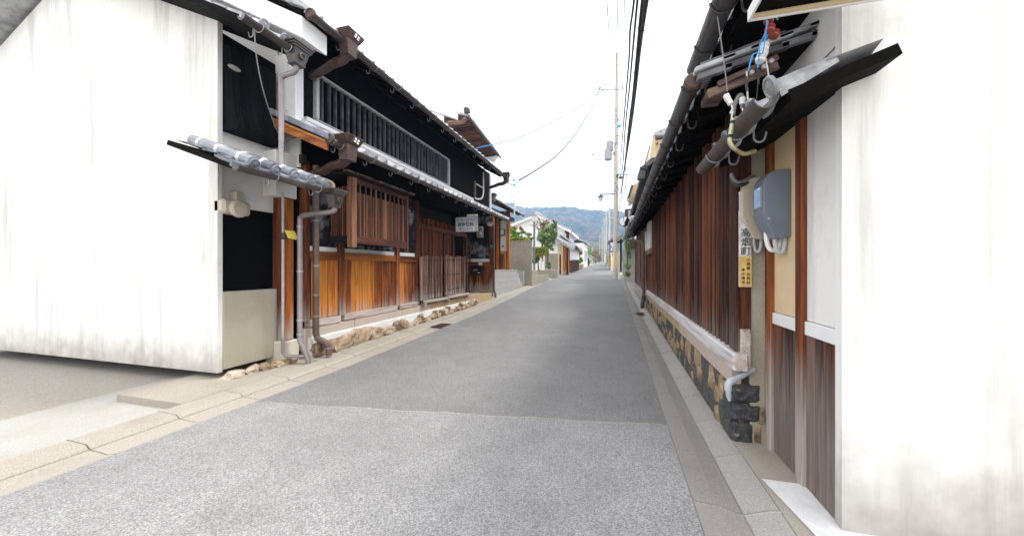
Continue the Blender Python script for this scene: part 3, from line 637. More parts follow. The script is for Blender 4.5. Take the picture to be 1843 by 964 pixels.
while yy < 11.0:
    L = R.uniform(.18, .40) * (1.25 if yy < 6.5 else .85); h = R.uniform(.10, .17) * (1.15 if yy < 6.5 else .7)
    boulder(boulders, (-4.36 + R.uniform(-.02, .02) - .015 * (yy - 4.4) * .3, yy + L / 2, gz(yy) + .03 + h * .62), .075, L * .58, h * .85, i); yy += L * 1.02; i += 1
    if i % 3 == 0: boulder(boulders, (-4.385, yy, gz(yy) + .19), .07, .09, .05, i + 50)
# projecting lattice window
L_ = thing('lattice_bay', 'projecting brown lattice window bay above the honey coloured boards', 'lattice window', (-4.3, 5.6, 1.8))
X0 = -4.05
def LP(name, mb, m, bevel=.004): return part(name, mb, m, L_, bevel)
LP('corner_post', MB().box(X0 - .06, X0 + .035, 4.83, 4.945, 1.73, 2.86), M['lattice'])
LP('corner_post', MB().box(X0 - .05, X0 + .02, 6.44, 6.50, 1.72, 2.86), M['lattice'])
LP('bottom_rail', MB().box(X0 - .04, X0 + .01, 4.945, 6.44, 1.80, 1.92), M['lattice_y'])
LP('bottom_rail', MB().box(-4.5, X0 - .06, 4.86, 4.92, 1.80, 1.92), M['dark'])
LP('top_rail', MB().box(X0 - .04, X0 + .005, 4.945, 6.44, 2.78, 2.86), M['lattice_y'])
LP('floor', MB().box(-4.5, X0 - .045, 4.925, 6.44, 1.82, 1.85), M['soffit'])
LP('backing', MB().box(-4.53, X0 - .10, 4.95, 6.43, 1.92, 2.84), M['void'], 0)
LP('cross_rail', MB().box(X0 - .034, X0 - .02, 4.945, 6.44, 2.235, 2.25), M['lattice_y'], 0)
LP('cross_rail', MB().box(X0 - .034, X0 - .02, 4.945, 6.44, 2.60, 2.612), M['lattice_y'], 0)
wide = MB().box(-.018, .002, -.014, .014, 1.92, 2.80).mesh('slat', bevel=.002); thin = MB().box(-.012, .0, -.008, .008, 1.92, 2.64).mesh('slat', bevel=.0015)
n = 0; y = 4.968
while y < 6.43:
    big = n % 4 == 3
    link('slat', wide if big else thin, M['lattice'], L_, (X0, y, 0)); y += .0345; n += 1
side = MB().box(-.01, .01, .0, .018, 1.92, 2.72).mesh('side_slat')
for i in range(9): link('side_slat', side, M['lattice'], L_, (-4.45 + i * .043, 4.87, 0))
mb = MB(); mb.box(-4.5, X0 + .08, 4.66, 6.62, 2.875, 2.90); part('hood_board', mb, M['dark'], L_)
for i in range(10):
    yy = 4.66 + i * .197; mb = MB(); mb.box(X0 + .02, X0 + R.uniform(.085, .12), yy, yy + R.uniform(.17, .195), 2.90, 2.915 + R.uniform(0, .008)); link('shingle', mb.mesh('shingle', (X0, yy, 2.9)), M['greywood'], L_, (X0, yy, 2.9))
# entrance: sliding slatted doors set back, transom, posts, floor, far side wall
XD = -4.80
mb = MB(); mb.box(XD - .12, XD - .03, 7.7, 10.15, .45, 3.0); P('door_backing', mb, M['redback'])
mb = MB(); mb.box(XD - .05, XD + .05, 7.7, 11.25, 2.42, 2.53); P('lintel', mb, M['door'], .006)
for (a, b) in ((10.14, 10.25), (11.15, 11.25)):
    P('post', MB().box(XD - .06, XD + .05, a, b, .45, 2.42), M['post'], .005)
slat = MB().box(-.03, .0, -.02, .02, .55, 2.42).mesh('door_slat', bevel=.003); tr = MB().box(-.03, 0, -.012, .012, 2.53, 2.72).mesh('transom_slat')
y = 7.76; n = 0
while y < 10.1:
    link('door_slat', slat, M['door'], H, (XD, y, 0)); y += .072; n += 1
    if n % 8 == 0: y += .05
y = 7.76
while y < 11.1: link('transom_slat', tr, M['post'], H, (XD, y, R.uniform(-.03, .03))); y += .085
P('threshold', MB().box(-5.75, -4.48, 7.72, 13.02, .15, .455), M['tanstone'], .01)
mb = MB(); mb.box(-5.7, -5.66, 7.7, 13.2, .4, 3.4); P('entrance_wall', mb, M['void'])
YB = 13.18
mb = MB(); mb.box(-5.66, -4.52, YB, YB + .12, .3, 3.4); P('side_wall', mb, M['blackp'])
mb = MB(); mb.box(-5.66, -4.62, YB - .012, YB, 1.64, 1.755); P('white_band', mb, M['white'])
mb = MB(); mb.box(-5.66, -4.62, YB - .03, YB, 1.48, 1.62); P('rail', mb, M['orange_x'], .004)
mb = MB(); mb.box(-5.66, -4.62, YB - .03, YB, .45, .53); P('sill_beam', mb, M['sillbrown'], .004)
xs_ = [-5.66, -5.5, -5.36, -5.18, -4.98, -4.80, -4.63]
for a, b in zip(xs_, xs_[1:]):
    mb = MB(); mb.box(a + .003, b - .003, YB - .02 - R.uniform(0, .004), YB, .53, 1.48); link('wall_board', mb.mesh('wall_board', (a, YB, .5)), M['orange'], H, (a, YB, .5))
P('post', MB().box(-4.63, -4.47, YB - .05, YB + .12, .32, 3.35), M['post'], .008)
P('post', MB().box(-5.44, -5.40, YB - .09, YB - .04, .455, 2.3), M['post'], .004)
downpipe(H, [(-4.42, 13.0, 3.0), (-4.42, 13.05, 1.5), (-4.42, 13.05, .55), (-4.36, 13.05, .42), (-4.36, 13.05, .27)], .04, M['brownpipe'], [((-4.42, 13.05, 1.6), (-4.42, 13.05, 1.63)), ((-4.42, 13.05, .8), (-4.42, 13.05, .83))])
downpipe(H, [(-4.36, 4.46, 2.95), (-4.36, 4.46, .42), (-4.34, 4.47, .33), (-4.25, 4.52, .27), (-4.20, 4.54, .2), (-4.19, 4.54, .07)], .047, M['brownpipe'], [((-4.36, 4.46, z_), (-4.36, 4.46, z_ + .025)) for z_ in (2.62, 2.1, 1.42, .98, .66)] + [((-4.2, 4.54, .17), (-4.2, 4.54, .195))], M['galvbrown'])
# picket gate
T = thing('picket_gate', 'low weathered picket screen tied with black rope in front of the slatted door', 'gate', (-4.42, 9.1, .5))
XG = -4.42
pu = [(95, 130), (148, 178), (188, 220), (238, 265), (278, 310), (328, 352), (365, 398), (415, 438), (490, 520), (532, 552), (562, 590), (600, 622), (640, 660), (675, 697), (708, 735), (750, 770), (785, 803)]
for i, (a, b) in enumerate(pu):
    ya, yb = yX(745 + a / 8.76, XG), yX(745 + b / 8.76, XG); k_ = (ya - 7.8) / 2.7; zt = 1.69 + .06 * k_ + R.uniform(-.02, .02); zb = .63 + .04 * k_
    c = (ya + yb) / 2; h = (yb - ya) / 2; lean = R.uniform(-.012, .012)
    mb = MB(); mb.hexa([(XG - .02, c - h, zb), (XG + .02, c - h, zb), (XG + .02, c + h, zb), (XG - .02, c + h, zb), (XG - .02, c - h + lean, zt), (XG + .018, c - h + lean, zt), (XG + .018, c + h + lean, zt), (XG - .02, c + h + lean, zt)])
    link('picket', mb.mesh('picket', (XG, c, zb), .006), M['paleboard'], T, (XG, c, zb))
    if i % 2 == 0:
        mb = MB(); mb.box(XG - .06, XG - .03, c + h * 1.2, c + h * 2.6, zb, zt - .75); link('picket', mb.mesh('picket', (XG, c, zb)), M['paleboard'], T, (XG, c, zb))
for y_, s_ in ((9.02, .03), (10.44, .035), (7.76, .02)):
    part('gate_post', MB().box(XG - .05, XG + .01, y_ - s_, y_ + s_, .52, 1.76), M['lattice' if y_ > 8 else 'paleboard'], T, .004)
for a, b in ((7.74, 9.05), (9.07, 10.5)):
    part('bottom_rail', MB().box(XG - .035, XG + .045, a, b, .545 + .012 * (a - 7.7), .615 + .014 * (a - 7.7)), M['paleboard_y'], T, .006)
for y_ in (7.8, 9.06, 10.44): part('foot', MB().box(XG - .06, XG + .06, y_ - .03, y_ + .03, .455, .545 + .012 * (y_ - 7.7)), M['paleboard_y'], T, .004)
for z_ in (1.60, 1.19, .78):
    part('cross_rail', MB().box(XG - .05, XG - .024, 7.76, 10.45, z_ - .015, z_ + .02), M['lattice_y'], T, .003)
    pts = []; n = 17 * 2
    for i in range(n * 4):
        t = i / (n * 4); pts.append((XG + .004 + .026 * cos(i * pi / 2 + .3), 7.78 + 2.66 * t, z_ + .05 * t + .028 * sin(i * pi / 2 * .5) + R.uniform(-.008, .008)))
    part('rope', MB().tube(pts, .0085, 5), M['black'], T)
# mailbox, papers, lamps, meter by the entrance
m_ = thing('mailbox', 'black mailbox on the brown board wall beside the entrance', 'mailbox', (-5.1, 13.05, 1.1))
part('box', MB().box(-5.34, -4.88, 12.93, 13.14, 1.13, 1.47), M['black'], m_, .02)
part('lid', MB().box(-5.35, -4.87, 12.91, 13.15, 1.475, 1.50), M['black'], m_, .008)
part('name_plate', MB().box(-5.22, -5.03, 12.922, 12.929, 1.30, 1.345), M['tanstone'], m_)
part('sticker', MB().box(-5.03, -4.94, 12.922, 12.929, 1.20, 1.23), M['whitepaper'], m_)
solo('notice', MB().box(-5.08, -4.92, 13.13, 13.139, 1.505, 1.62), M['whitepaper'], 'small white notice stuck just above the black mailbox', 'notice')
solo('notice', MB().box(-5.635, -5.52, 13.12, 13.139, 1.22, 1.53), M['whitepaper'], 'tall white paper bag hung on the boards left of the black mailbox', 'notice')
solo('name_sign', MB().box(-4.58, -4.49, 13.10, 13.125, 2.18, 2.28), M['tealwire'], 'small teal plate on the corner post right of the mailbox', 'sign plate')
lm = thing('porch_lamp', 'round white lamp under the eave right of the clinic sign', 'lamp', (-4.32, 12.3, 3.06))
part('shade', MB().lathe([(.05, -.09), (.10, -.055), (.12, 0), (.10, .055), (.05, .08)], (-4.32, 12.3, 3.0), (0, 0, 1), 16), M['whitep'], lm)
part('mount', MB().lathe([(.05, 0), (.055, .06)], (-4.32, 12.3, 3.085), (0, 0, 1), 12), M['gut'], lm)
mt = thing('electric_meter', 'small round fronted electric meter on the dark wall below the porch lamp', 'meter', (-5.0, 13.1, 2.65))
part('back_box', MB().box(-5.13, -4.87, 13.02, 13.16, 2.56, 3.0), M['metalgrey'], mt, .03)
part('dial', MB().lathe([(.10, 0), (.10, .05), (.085, .075), (.0, .08)], (-5.0, 13.02, 2.70), (0, -1, 0), 20), M['metb'], mt)
# clinic sign, hung square to the street under the eave
S = thing('clinic_sign', 'white hanging clinic sign with blue and black lettering above the gate', 'sign', (-4.25, 10.0, 2.7))
a, b = at(820, 391, 9.9), at(857.5, 416.5, 9.9)
sx0, sx1, sz0, sz1 = a.x, b.x, b.z, a.z
part('panel', MB().box(sx0 + .015, sx1 - .02, 9.90, 10.02, sz0 + .015, sz1 - .015), M['signwhite'], S)
mb = MB()
for q in ((sx0, sx1, sz1 - .016, sz1), (sx0, sx1, sz0, sz0 + .016), (sx0, sx0 + .016, sz0, sz1), (sx1 - .022, sx1, sz0, sz1)): mb.box(q[0], q[1], 9.885, 10.035, q[2], q[3])
part('frame', mb, M['alu'], S)
part('bracket', MB().tube([(sx0 + .1, 9.96, sz1), (sx0 + .1, 9.96, 3.2)], .012, 6).tube([(sx1 - .1, 9.96, sz1), (sx1 - .1, 9.96, 3.15)], .012, 6), M['gut'], S)
cx_ = (sx0 + sx1) / 2 - .005; hh = sz1 - sz0
RF = (radians(90), 0, 0)
text(S, '皮フ科・泌尿器科', .072, (cx_, 9.896, sz1 - hh * .22), RF, M['blueink'], off=.0015)
text(S, '岩佐醫院', .132, (cx_, 9.896, sz1 - hh * .52), RF, M['ink'], off=.003)
text(S, '☎22-5794', .098, (cx_, 9.896, sz1 - hh * .82), RF, M['bluelite'], off=.001)

# ------------------------------------------------------------------ the narrow house at the left edge
N = thing('corner_house', 'plaster house at the left edge with disc ended tiles on its low eave', 'house', (-4.7, 3.8, 0))
def Q(name, mb, m, bevel=0, **k): return part(name, mb, m, N, bevel, **k)
YE = 3.36
mb = MB(); mb.prism([(-4.72, YE, .1), (-4.72, YE, 4.45), (-7.6, YE, 5.75), (-10.4, YE, 4.45), (-10.4, YE, .1)], (0, -.06, 0)); Q('end_wall', mb, M['stained'])
mb = MB(); mb.box(-10.4, -4.82, YE, 4.29, .1, 4.4); Q('core_wall', mb, M['void'])
mb = MB(); mb.box(-4.815, -4.70, YE, 4.10, .13, 1.10); Q('mortar_wall', mb, M['mortar'], .004)
mb = MB(); mb.box(-4.815, -4.78, YE, 4.29, 2.2, 3.4); Q('plaster_wall', mb, M['white'])
roof(N, -3.80, 4.10, 2.9, 3.70, .44, 4.2, -1, .27, indiv=3, eave='disc', wallx=-4.7, rafters=False)
gutter(N, -3.755, 4.045, 2.86, 3.46, .055, hooks=[3.06, 3.42]); hopper(N, -3.75, 3.54, 4.04, .115)
downpipe(N, catmull([(-3.76, 3.54, 3.90), (-3.76, 3.54, 3.84), (-3.80, 3.54, 3.80), (-3.93, 3.55, 3.795), (-4.0, 3.55, 3.76), (-4.0, 3.55, 3.66), (-4.0, 3.55, 2.66)], 4), .032, M['galvbrown'])
mb = MB(); mb.lathe([(.045, 0), (.05, .02), (.045, .04)], (-4.0, 3.55, 2.64), (0, 0, 1), 12); Q('pipe_collar', mb, M['galvbrown'])
pt = roof(N, -3.80, 2.50, 2.80, 4.10, .34, 1.0, -1, .26, indiv=1, eave='disc', back=False, rafters=False, m=M['tileb'], wallx=-4.7)
for i in range(5):                                             # round cover tiles with white mortar collars
    y_ = 2.80 + (i + .5) * .26 + .36 * .26
    a = pt(.02, y_, .055); b = pt(.98, y_, .055); mb = MB(); mb.tube([a, b], .062, 10); Q('cover_tile', mb, M['tileb'])
    for d_ in (.16, .5, .8):
        c = pt(d_, y_, .055); e_ = pt(d_ + .045, y_, .055); mb = MB(); mb.tube([c, e_], .068, 10); Q('mortar_collar', mb, M['conclite'])
gutter(N, -3.755, 2.455, 2.80, 4.10, .052, hooks=[3.25, 3.88]); hopper(N, -3.745, 4.16, 2.40, .10)
downpipe(N, catmull([(-3.79, 4.15, 2.47), (-3.78, 4.16, 2.56), (-3.83, 4.1, 2.60), (-3.92, 4.05, 2.60)], 4), .03, M['tanstone'])
downpipe(N, catmull([(-3.75, 4.16, 2.25), (-3.75, 4.16, 2.205), (-3.80, 4.16, 2.185), (-4.0, 4.16, 2.17), (-4.25, 4.16, 2.155), (-4.33, 4.16, 2.13), (-4.35, 4.16, 2.05), (-4.35, 4.16, 1.5)], 4) + [Vector((-4.35, 4.16, .36)), Vector((-4.30, 4.17, .26)), Vector((-4.22, 4.18, .08)), Vector((-4.215, 4.18, .0))], .036, M['galvbrown'], [((-4.35, 4.16, z_), (-4.35, 4.16, z_ + .02)) for z_ in (1.98, 1.34, .64, .44)], M['galv'])
# dark moulded upper panel, white pier, orange end board
mb = MB(); prof = []
for i in range(22):
    t = i / 21; y_ = 3.38 + t * .70; prof.append((y_, .028 * sin(t * 17) + .022 * sin(t * 41)))
vs = []
for zz, o in ((3.13, .10), (3.2, .125), (3.4, .06), (3.7, .03), (4.2, .02)):
    vs += [(-4.70 + o + d_ * (.5 + (4.2 - zz) * .5), y_, zz) for y_, d_ in prof]
m2 = 22; fs = [(a_ * m2 + i, a_ * m2 + i + 1, (a_ + 1) * m2 + i + 1, (a_ + 1) * m2 + i) for a_ in range(4) for i in range(21)]
vs += [(-4.78, 3.38, 3.13), (-4.78, 4.08, 3.13), (-4.78, 3.38, 4.2), (-4.78, 4.08, 4.2)]; q = 5 * m2
fs += [tuple([q + 1, q] + list(range(0, m2))), (q, q + 2, 4 * m2, 3 * m2, 2 * m2, m2, 0), (q + 3, q + 1, m2 - 1, 2 * m2 - 1, 3 * m2 - 1, 4 * m2 - 1, 5 * m2 - 1)]
mb.add(vs, fs, True); Q('moulded_plaster', mb, M['blackclean'])
mb = MB(); mb.lathe([(.0, 0), (.03, .005), (.03, .02), (.0, .03)], (-4.63, 3.43, 3.92), (1, 0, 0), 12)
for i, v in enumerate(mb.v): mb.v[i] = (v[0], 3.43 + (v[1] - 3.43) * 2.6, v[2])
Q('vent_plate', mb, M['conc'])
mb = MB(); mb.box(-4.76, -4.38, 4.12, 4.26, 3.56, 4.5); Q('pier', mb, M['whitep'], .008)
mb = MB(); mb.box(-4.70, -4.52, 4.105, 4.118, 3.66, 4.4); Q('pier_panel', mb, M['white'], .004)
mb = MB(); mb.box(-4.80, -4.34, 4.08, 4.45, 3.50, 3.555); Q('pier_foot', mb, M['whitep'], .008)
mb = MB(); mb.box(-4.80, -4.60, 4.11, 4.28, .34, 2.95); Q('end_post', mb, M['post'], .006)
mb = MB(); mb.box(-4.64, -4.56, 4.13, 4.25, .36, 2.4); Q('end_board', mb, M['orange'], .005)
mb = MB(); mb.box(-4.86, -4.52, 4.05, 4.32, .0, .345); Q('plaster_base', mb, M['beige'], .015)
mb = MB(); mb.box(-4.9, -4.55, 3.95, 4.30, 2.42, 3.06); Q('white_pier_wall', mb, M['white'], .006)
mb = MB(); mb.box(-4.50, -4.42, 4.28, 4.36, 2.95, 3.08); Q('bracket_block', mb, M['dark'], .006)
gp = thing('gas_pipe', 'thin galvanised pipe with a yellow tag beside the orange post', 'pipe', (-4.48, 4.0, .2))
part('pipe', MB().tube([(-4.48, 4.0, 2.45), (-4.48, 4.0, .27)], .018, 10), M['galv'], gp)
part('elbow', MB().tube([(-4.48, 4.0, .42), (-4.48, 4.0, .22), (-4.45, 4.02, .16), (-4.27, 4.15, .14)], .024, 10), M['galvbrown'], gp)
part('union', MB().lathe([(.03, 0), (.042, .02), (.042, .07), (.03, .09)], (-4.48, 4.0, 1.80), (0, 0, 1), 10).tube([(-4.48, 3.93, 1.83), (-4.46, 4.07, 1.87)], .02, 8), M['copper'], gp)
mb = MB(); mb.add([(-4.45, 4.0, 1.93), (-4.44, 4.16, 1.93), (-4.40, 4.19, 1.80), (-4.42, 4.03, 1.82), (-4.452, 4.0, 1.93), (-4.442, 4.16, 1.93), (-4.402, 4.19, 1.80), (-4.422, 4.03, 1.82)], [(0, 1, 2, 3), (7, 6, 5, 4), (0, 4, 5, 1), (1, 5, 6, 2), (2, 6, 7, 3), (3, 7, 4, 0)]); part('tag', mb, M['paper'], gp)
em = thing('electric_meter', 'grey electric meter box hanging in the dark recess at the left edge', 'meter', (-4.68, 3.5, 2.1))
part('case', MB().box(-4.80, -4.62, 3.30, 3.66, 2.08, 2.26), M['metb'], em, .03)
part('cover', MB().lathe([(.11, 0), (.11, .04), (.09, .06), (0, .065)], (-4.62, 3.47, 2.15), (1, 0, 0), 16), M['metb'], em)
part('terminal', MB().box(-4.78, -4.66, 3.48, 3.60, 2.26, 2.38), M['metb'], em, .01)
for i, (y_, x_, s_) in enumerate(((3.42, -4.6, .10), (3.62, -4.58, .08), (3.80, -4.56, .10), (3.98, -4.52, .09), (4.10, -4.46, .07))): boulder(boulders, (x_, y_, .05), s_, s_ * 1.25, .07, 70 + i)
solo('service_wire', MB().tube(catmull([at(449, 22, 2.95), at(457, 50, 3.0), at(462, 105, 3.08), at(473, 160, 3.25), at(487, 205, 3.5), at(500, 238, 3.75), at(512, 252, 3.95), at(522, 251, 4.1), at(535, 246, 4.25)], 5), .006, 6), M['wire'], 'thin pale wire hanging down in front of the left edge house', 'wire')
# ------------------------------------------------------------------ the long batten walled house on the right
B = thing('batten_house', 'long low house on the right clad in red brown battens over a rubble stone base', 'house', (.95, 3.3, .5))
def U(name, mb, m, bevel=0, **k): return part(name, mb, m, B, bevel, **k)
FX = lambda y: .91 + .006 * (y - 3.3)
U('core_wall', MB().box(.975, 6.0, 3.30, 11.9, .1, 2.9), M['redback'])
base = thing('rubble_wall', 'rubble foundation wall of dark and tan stones under the red brown battens', 'stone wall', (.93, 3.3, 0))
part('mortar_core', MB().hexa([(.935, 3.32, -.1), (1.1, 3.32, -.1), (1.1, 11.7, .05), (.975, 11.7, .05), (.935, 3.32, .468), (1.1, 3.32, .468), (1.1, 11.7, .468), (.975, 11.7, .468)]), M['mortar'], base)
seeds = []
R2_ = random.Random(5); y = 3.30
while y < 11.7:
    st = R2_.uniform(.13, .22) * (1 + (y - 3.3) * .03); hgt = .47
    rows_ = R2_.choice((2, 3, 3)) if y < 9 else 2
    for r_ in range(rows_): seeds.append((y + st * R2_.uniform(.25, .75), hgt * (r_ + R2_.uniform(.3, .7)) / rows_ - .01))
    y += st
for poly in voronoi(seeds, (3.30, 11.7, -.02, .468)):
    stone(base, poly, lambda s_, z_, o_: (FX(s_) - o_ + .012, s_, max(z_, 0) * (1 - 0) + (gz(s_) - .0) * (1 - z_ / .468)), R2_.uniform(.012, .035))
for (x0, x1, z0, z1, d) in ((.90, 1.112, .325, .480, .03), (.895, 1.112, .175, .318, .04), (.90, 1.06, -.02, .168, .03)):
    mb = MB(); nx, nz = 6, 5; vs = []
    for j in range(nz + 1):
        for i in range(nx + 1):
            e = min(i, nx - i, 1) * min(j, nz - j, 1); vs.append((x0 + (x1 - x0) * i / nx, 3.27 - (.012 + .014 * noise.noise(Vector((i * .8, j * .9, z0 * 9))) if e else -.012), z0 + (z1 - z0) * j / nz))
    q = nx + 1; fs = [(j * q + i, j * q + i + 1, (j + 1) * q + i + 1, (j + 1) * q + i) for j in range(nz) for i in range(nx)]
    n = len(vs); vs += [(p[0], 3.48, p[2]) for p in (vs[0], vs[nx], vs[n - 1], vs[n - 1 - nx])]
    fs += [tuple([n + 1, n] + list(range(0, nx + 1))), tuple([n, n + 3] + [j * q for j in range(nz, -1, -1)]), tuple([n + 2, n + 1] + [j * q + nx for j in range(nz + 1)]), tuple([n + 3, n + 2] + [nz * q + i for i in range(nx, -1, -1)]), (n, n + 1, n + 2, n + 3)]
    mb.add(vs, fs); me = mb.mesh('stone', (x0, 3.27, z0)); link('stone', me, None, base, (x0, 3.27, z0)); me.materials.append(M['dstone'] if 'dstone' in M else M['stone'])
stone(base, [(1.06, .02), (1.115, .01), (1.115, .165), (1.075, .16), (1.062, .09)], lambda s_, z_, o_: (s_, 3.28 - o_, z_), .02, m=M['rock'])
stone(base, [(1.09, .17), (1.125, .17), (1.125, .32), (1.10, .30)], lambda s_, z_, o_: (s_, 3.262 - o_, z_), .02, m=M['rock'])
yy = 3.27
while yy < 11.6:
    L = min(R.uniform(.8, 1.4), 11.7 - yy); x = .895 + .006 * (yy - 3.3)
    U('granite_block', MB().box(x, x + .08, yy + .003, yy + L - .003, .47, .598), M['granite'] if yy < 5 else M['tanstone'], .006); yy += L
U('sill_beam', MB().hexa([(.885, 3.16, .60), (.99, 3.16, .60), (1.02, 11.7, .60), (.93, 11.7, .60), (.885, 3.16, .735), (.99, 3.16, .735), (1.02, 11.7, .735), (.93, 11.7, .735)]), M['sill'], .012)
U('beam_end', MB().lathe([(.0, 0), (.045, .002), (.055, .02), (.055, .04)], (.935, 3.152, .665), (0, 1, 0), 8), M['granite'])
y = 3.40; i = 0
while y < 11.5:
    wd = R.uniform(.030, .040) if i % 7 else .05; x = .93 + .004 * (y - 3.3)
    mb = MB(); l1 = R.uniform(-.008, .008)
    mb.add([(x + .016, y - wd, .735), (x + .006, y - wd * .9, .735), (x - .002, y - wd * .4, .735), (x - .002, y + wd * .4, .735), (x + .006, y + wd * .9, .735), (x + .016, y + wd, .735)] + [(x + .016, y - wd + l1, 2.75), (x + .006, y - wd * .9 + l1, 2.75), (x - .002, y - wd * .4 + l1, 2.75), (x - .002, y + wd * .4 + l1, 2.75), (x + .006, y + wd * .9 + l1, 2.75), (x + .016, y + wd + l1, 2.75)], [(k, k + 1, k + 7, k + 6) for k in range(5)] + [(0, 1, 2, 3, 4, 5), (6, 7, 8, 9, 10, 11)])
    link('batten', mb.mesh('batten', (x, y, .735)), M['red'], B, (x, y, .735)); y += .143; i += 1
y = 3.33
while y < 11.5:
    x = .945 + .004 * (y - 3.3); mb = MB(); mb.box(x, x + .012, y, y + .139, .74, 2.75); link('backing_board', mb.mesh('backing_board', (x, y, .74)), M['redback'], B, (x, y, .74)); y += .143
U('corner_board', MB().box(.925, .96, 3.245, 3.345, .62, 2.7), M['red'], .006)
U('corner_post', MB().box(.955, 1.04, 3.26, 3.36, .60, 2.7), M['red'], .006)
U('end_stub', MB().box(.955, 1.025, 3.215, 3.26, .605, .92), M['sillbrown'], .006)
U('mortar_pier', MB().box(1.035, 1.20, 3.275, 3.5, -.02, 2.6), M['mortar'], .006)
U('white_panel', MB().box(.90, .96, 10.25, 11.15, 1.92, 2.66), M['white'], .006)
U('panel_frame', MB().box(.89, .97, 10.2, 11.2, 1.78, 1.915), M['greywood'], .006)
U('white_panel', MB().box(.90, .96, 11.45, 11.8, 1.92, 2.5), M['white'], .006)
AR = math.atan(.27)
roof(B, .565, 2.70, 2.62, 12.35, AR, 3.0, 1, .265, m=M['tiled'], wallx=.96)
gutter(B, .505, 2.655, 2.64, 12.4, .055, m=M['gutr'], hooks=[2.72 + .6 * i for i in range(17)], side=1, mh=M['gut'])
mb = MB(); mb.lathe([(.0, 0), (.045, .004), (.058, .02), (.058, .04)], (.505, 2.63, 2.645), (0, 1, 0), 16); U('gutter_cap', mb, M['copper'])
hopper(B, .52, 12.3, 2.58, .10, m=M['gutr'])
downpipe(B, catmull([(.54, 12.25, 2.42), (.60, 12.2, 2.30), (.80, 11.95, 2.22), (.86, 11.8, 2.12), (.86, 11.8, 1.6), (.86, 11.8, .6)], 3) + [Vector((.86, 11.8, .55))], .038, M['brownpipe'], [((.86, 11.8, z_), (.86, 11.8, z_ + .03)) for z_ in (1.9, 1.55, .85)])
U('pipe_boot', MB().tube([(.86, 11.8, .55), (.86, 11.8, .40), (.83, 11.72, .36), (.82, 11.7, .16)], .06, 8), M['gut'])
for i in range(9):                                             # stepped tiles on the gable edge
    x0 = .50 + i * .155; z0 = 2.665 + i * .155 * .27
    mb = MB(); mb.prism([(x0, 2.56, z0), (x0, 2.56, z0 + .03), (x0 + .235, 2.56, z0 + .045 + .235 * .2), (x0 + .235, 2.56, z0 + .015 + .235 * .2)], (0, .22, 0)); link('verge_tile', mb.mesh('verge_tile', (x0, 2.56, z0), .006), M['tile'], B, (x0, 2.56, z0))
    mb = MB(); mb.prism([(x0 + .02, 2.58, z0 - .045), (x0 + .02, 2.58, z0 - .005), (x0 + .22, 2.58, z0 + .04), (x0 + .22, 2.58, z0 - .0)], (0, .18, 0)); link('verge_tile', mb.mesh('verge_tile', (x0, 2.58, z0), .004), M['tiled'], B, (x0, 2.58, z0))
a, b = at(1274, 170, 2.66), at(1400, 118, 2.66)
U('barge_board', MB().beam(a, b, .03, .055, (0, 0, 1)), M['greywood'], .004)
a, b = at(1292, 152, 2.63), at(1400, 103, 2.63)
U('barge_board', MB().beam(a, b, .03, .035, (0, 0, 1)), M['greywood'], .004)
a = at(1286, 170, 2.70); U('purlin_end', MB().box(a.x - .05, a.x + .06, 2.66, 2.86, a.z - .02, a.z + .03), M['greywood'], .006)
for i, (u, v, m) in enumerate(((1352, 132, 'galv'), (1374, 122, 'galv'), (1387, 112, 'galv'))):
    c = at(u, v, 2.61); U('bolt', MB().lathe([(.014, 0), (.014, .02), (.0, .024)], tuple(c), (0, -1, 0), 8), M['galv'])
# town name board on the corner
sb = thing('name_board', 'white wooden board with black brushed characters and a yellow lower half beside the meters', 'sign board', (.985, 3.23, 1.6))
part('board', MB().box(.945, 1.030, 3.225, 3.245, 1.25, 2.0), M['board'] if 'board' in M else M['whitep'], sb, .003)
part('yellow_panel', MB().box(.9455, 1.0295, 3.2225, 3.2265, 1.255, 1.49), M['yboard'] if 'yboard' in M else M['yel'], sb)
for i, ch in enumerate('高畑町'): text(sb, ch, .072, (.990, 3.222, 1.672 - i * .073), RF, M['ink'], off=.0)
for i, ch in enumerate('小規模元気村'): text(sb, ch, .027, (1.006, 3.220, 1.462 - i * .033 - (.012 if i > 2 else 0)), RF, M['ink'])
for i, ch in enumerate('●小福祉'): text(sb, ch, .024, (.972, 3.220, 1.385 - i * .032), RF, M['ink'])
# grey waste pipe poking out of the corner
pp = thing('waste_pipe', 'pale grey plastic pipe bending down over the corner stones', 'pipe', (.98, 3.2, .5))
pa = [at(1356, 664, 3.26), at(1335, 676, 3.19), at(1318, 685, 3.13)]
part('pipe', MB().tube(pa, .0215, 12), M['pvc'], pp)
e_ = [at(1321, 683, 3.14), at(1314, 687, 3.12), at(1310.5, 693, 3.115), at(1310.5, 702, 3.115)]
part('elbow', MB().tube(catmull(e_, 4), .0265, 12), M['pvc'], pp)
part('spout', MB().tube([at(1310.5, 701, 3.115), at(1311.5, 712, 3.115), at(1313, 721, 3.115)], [.02, .019, .009], 12), M['pvc'], pp)

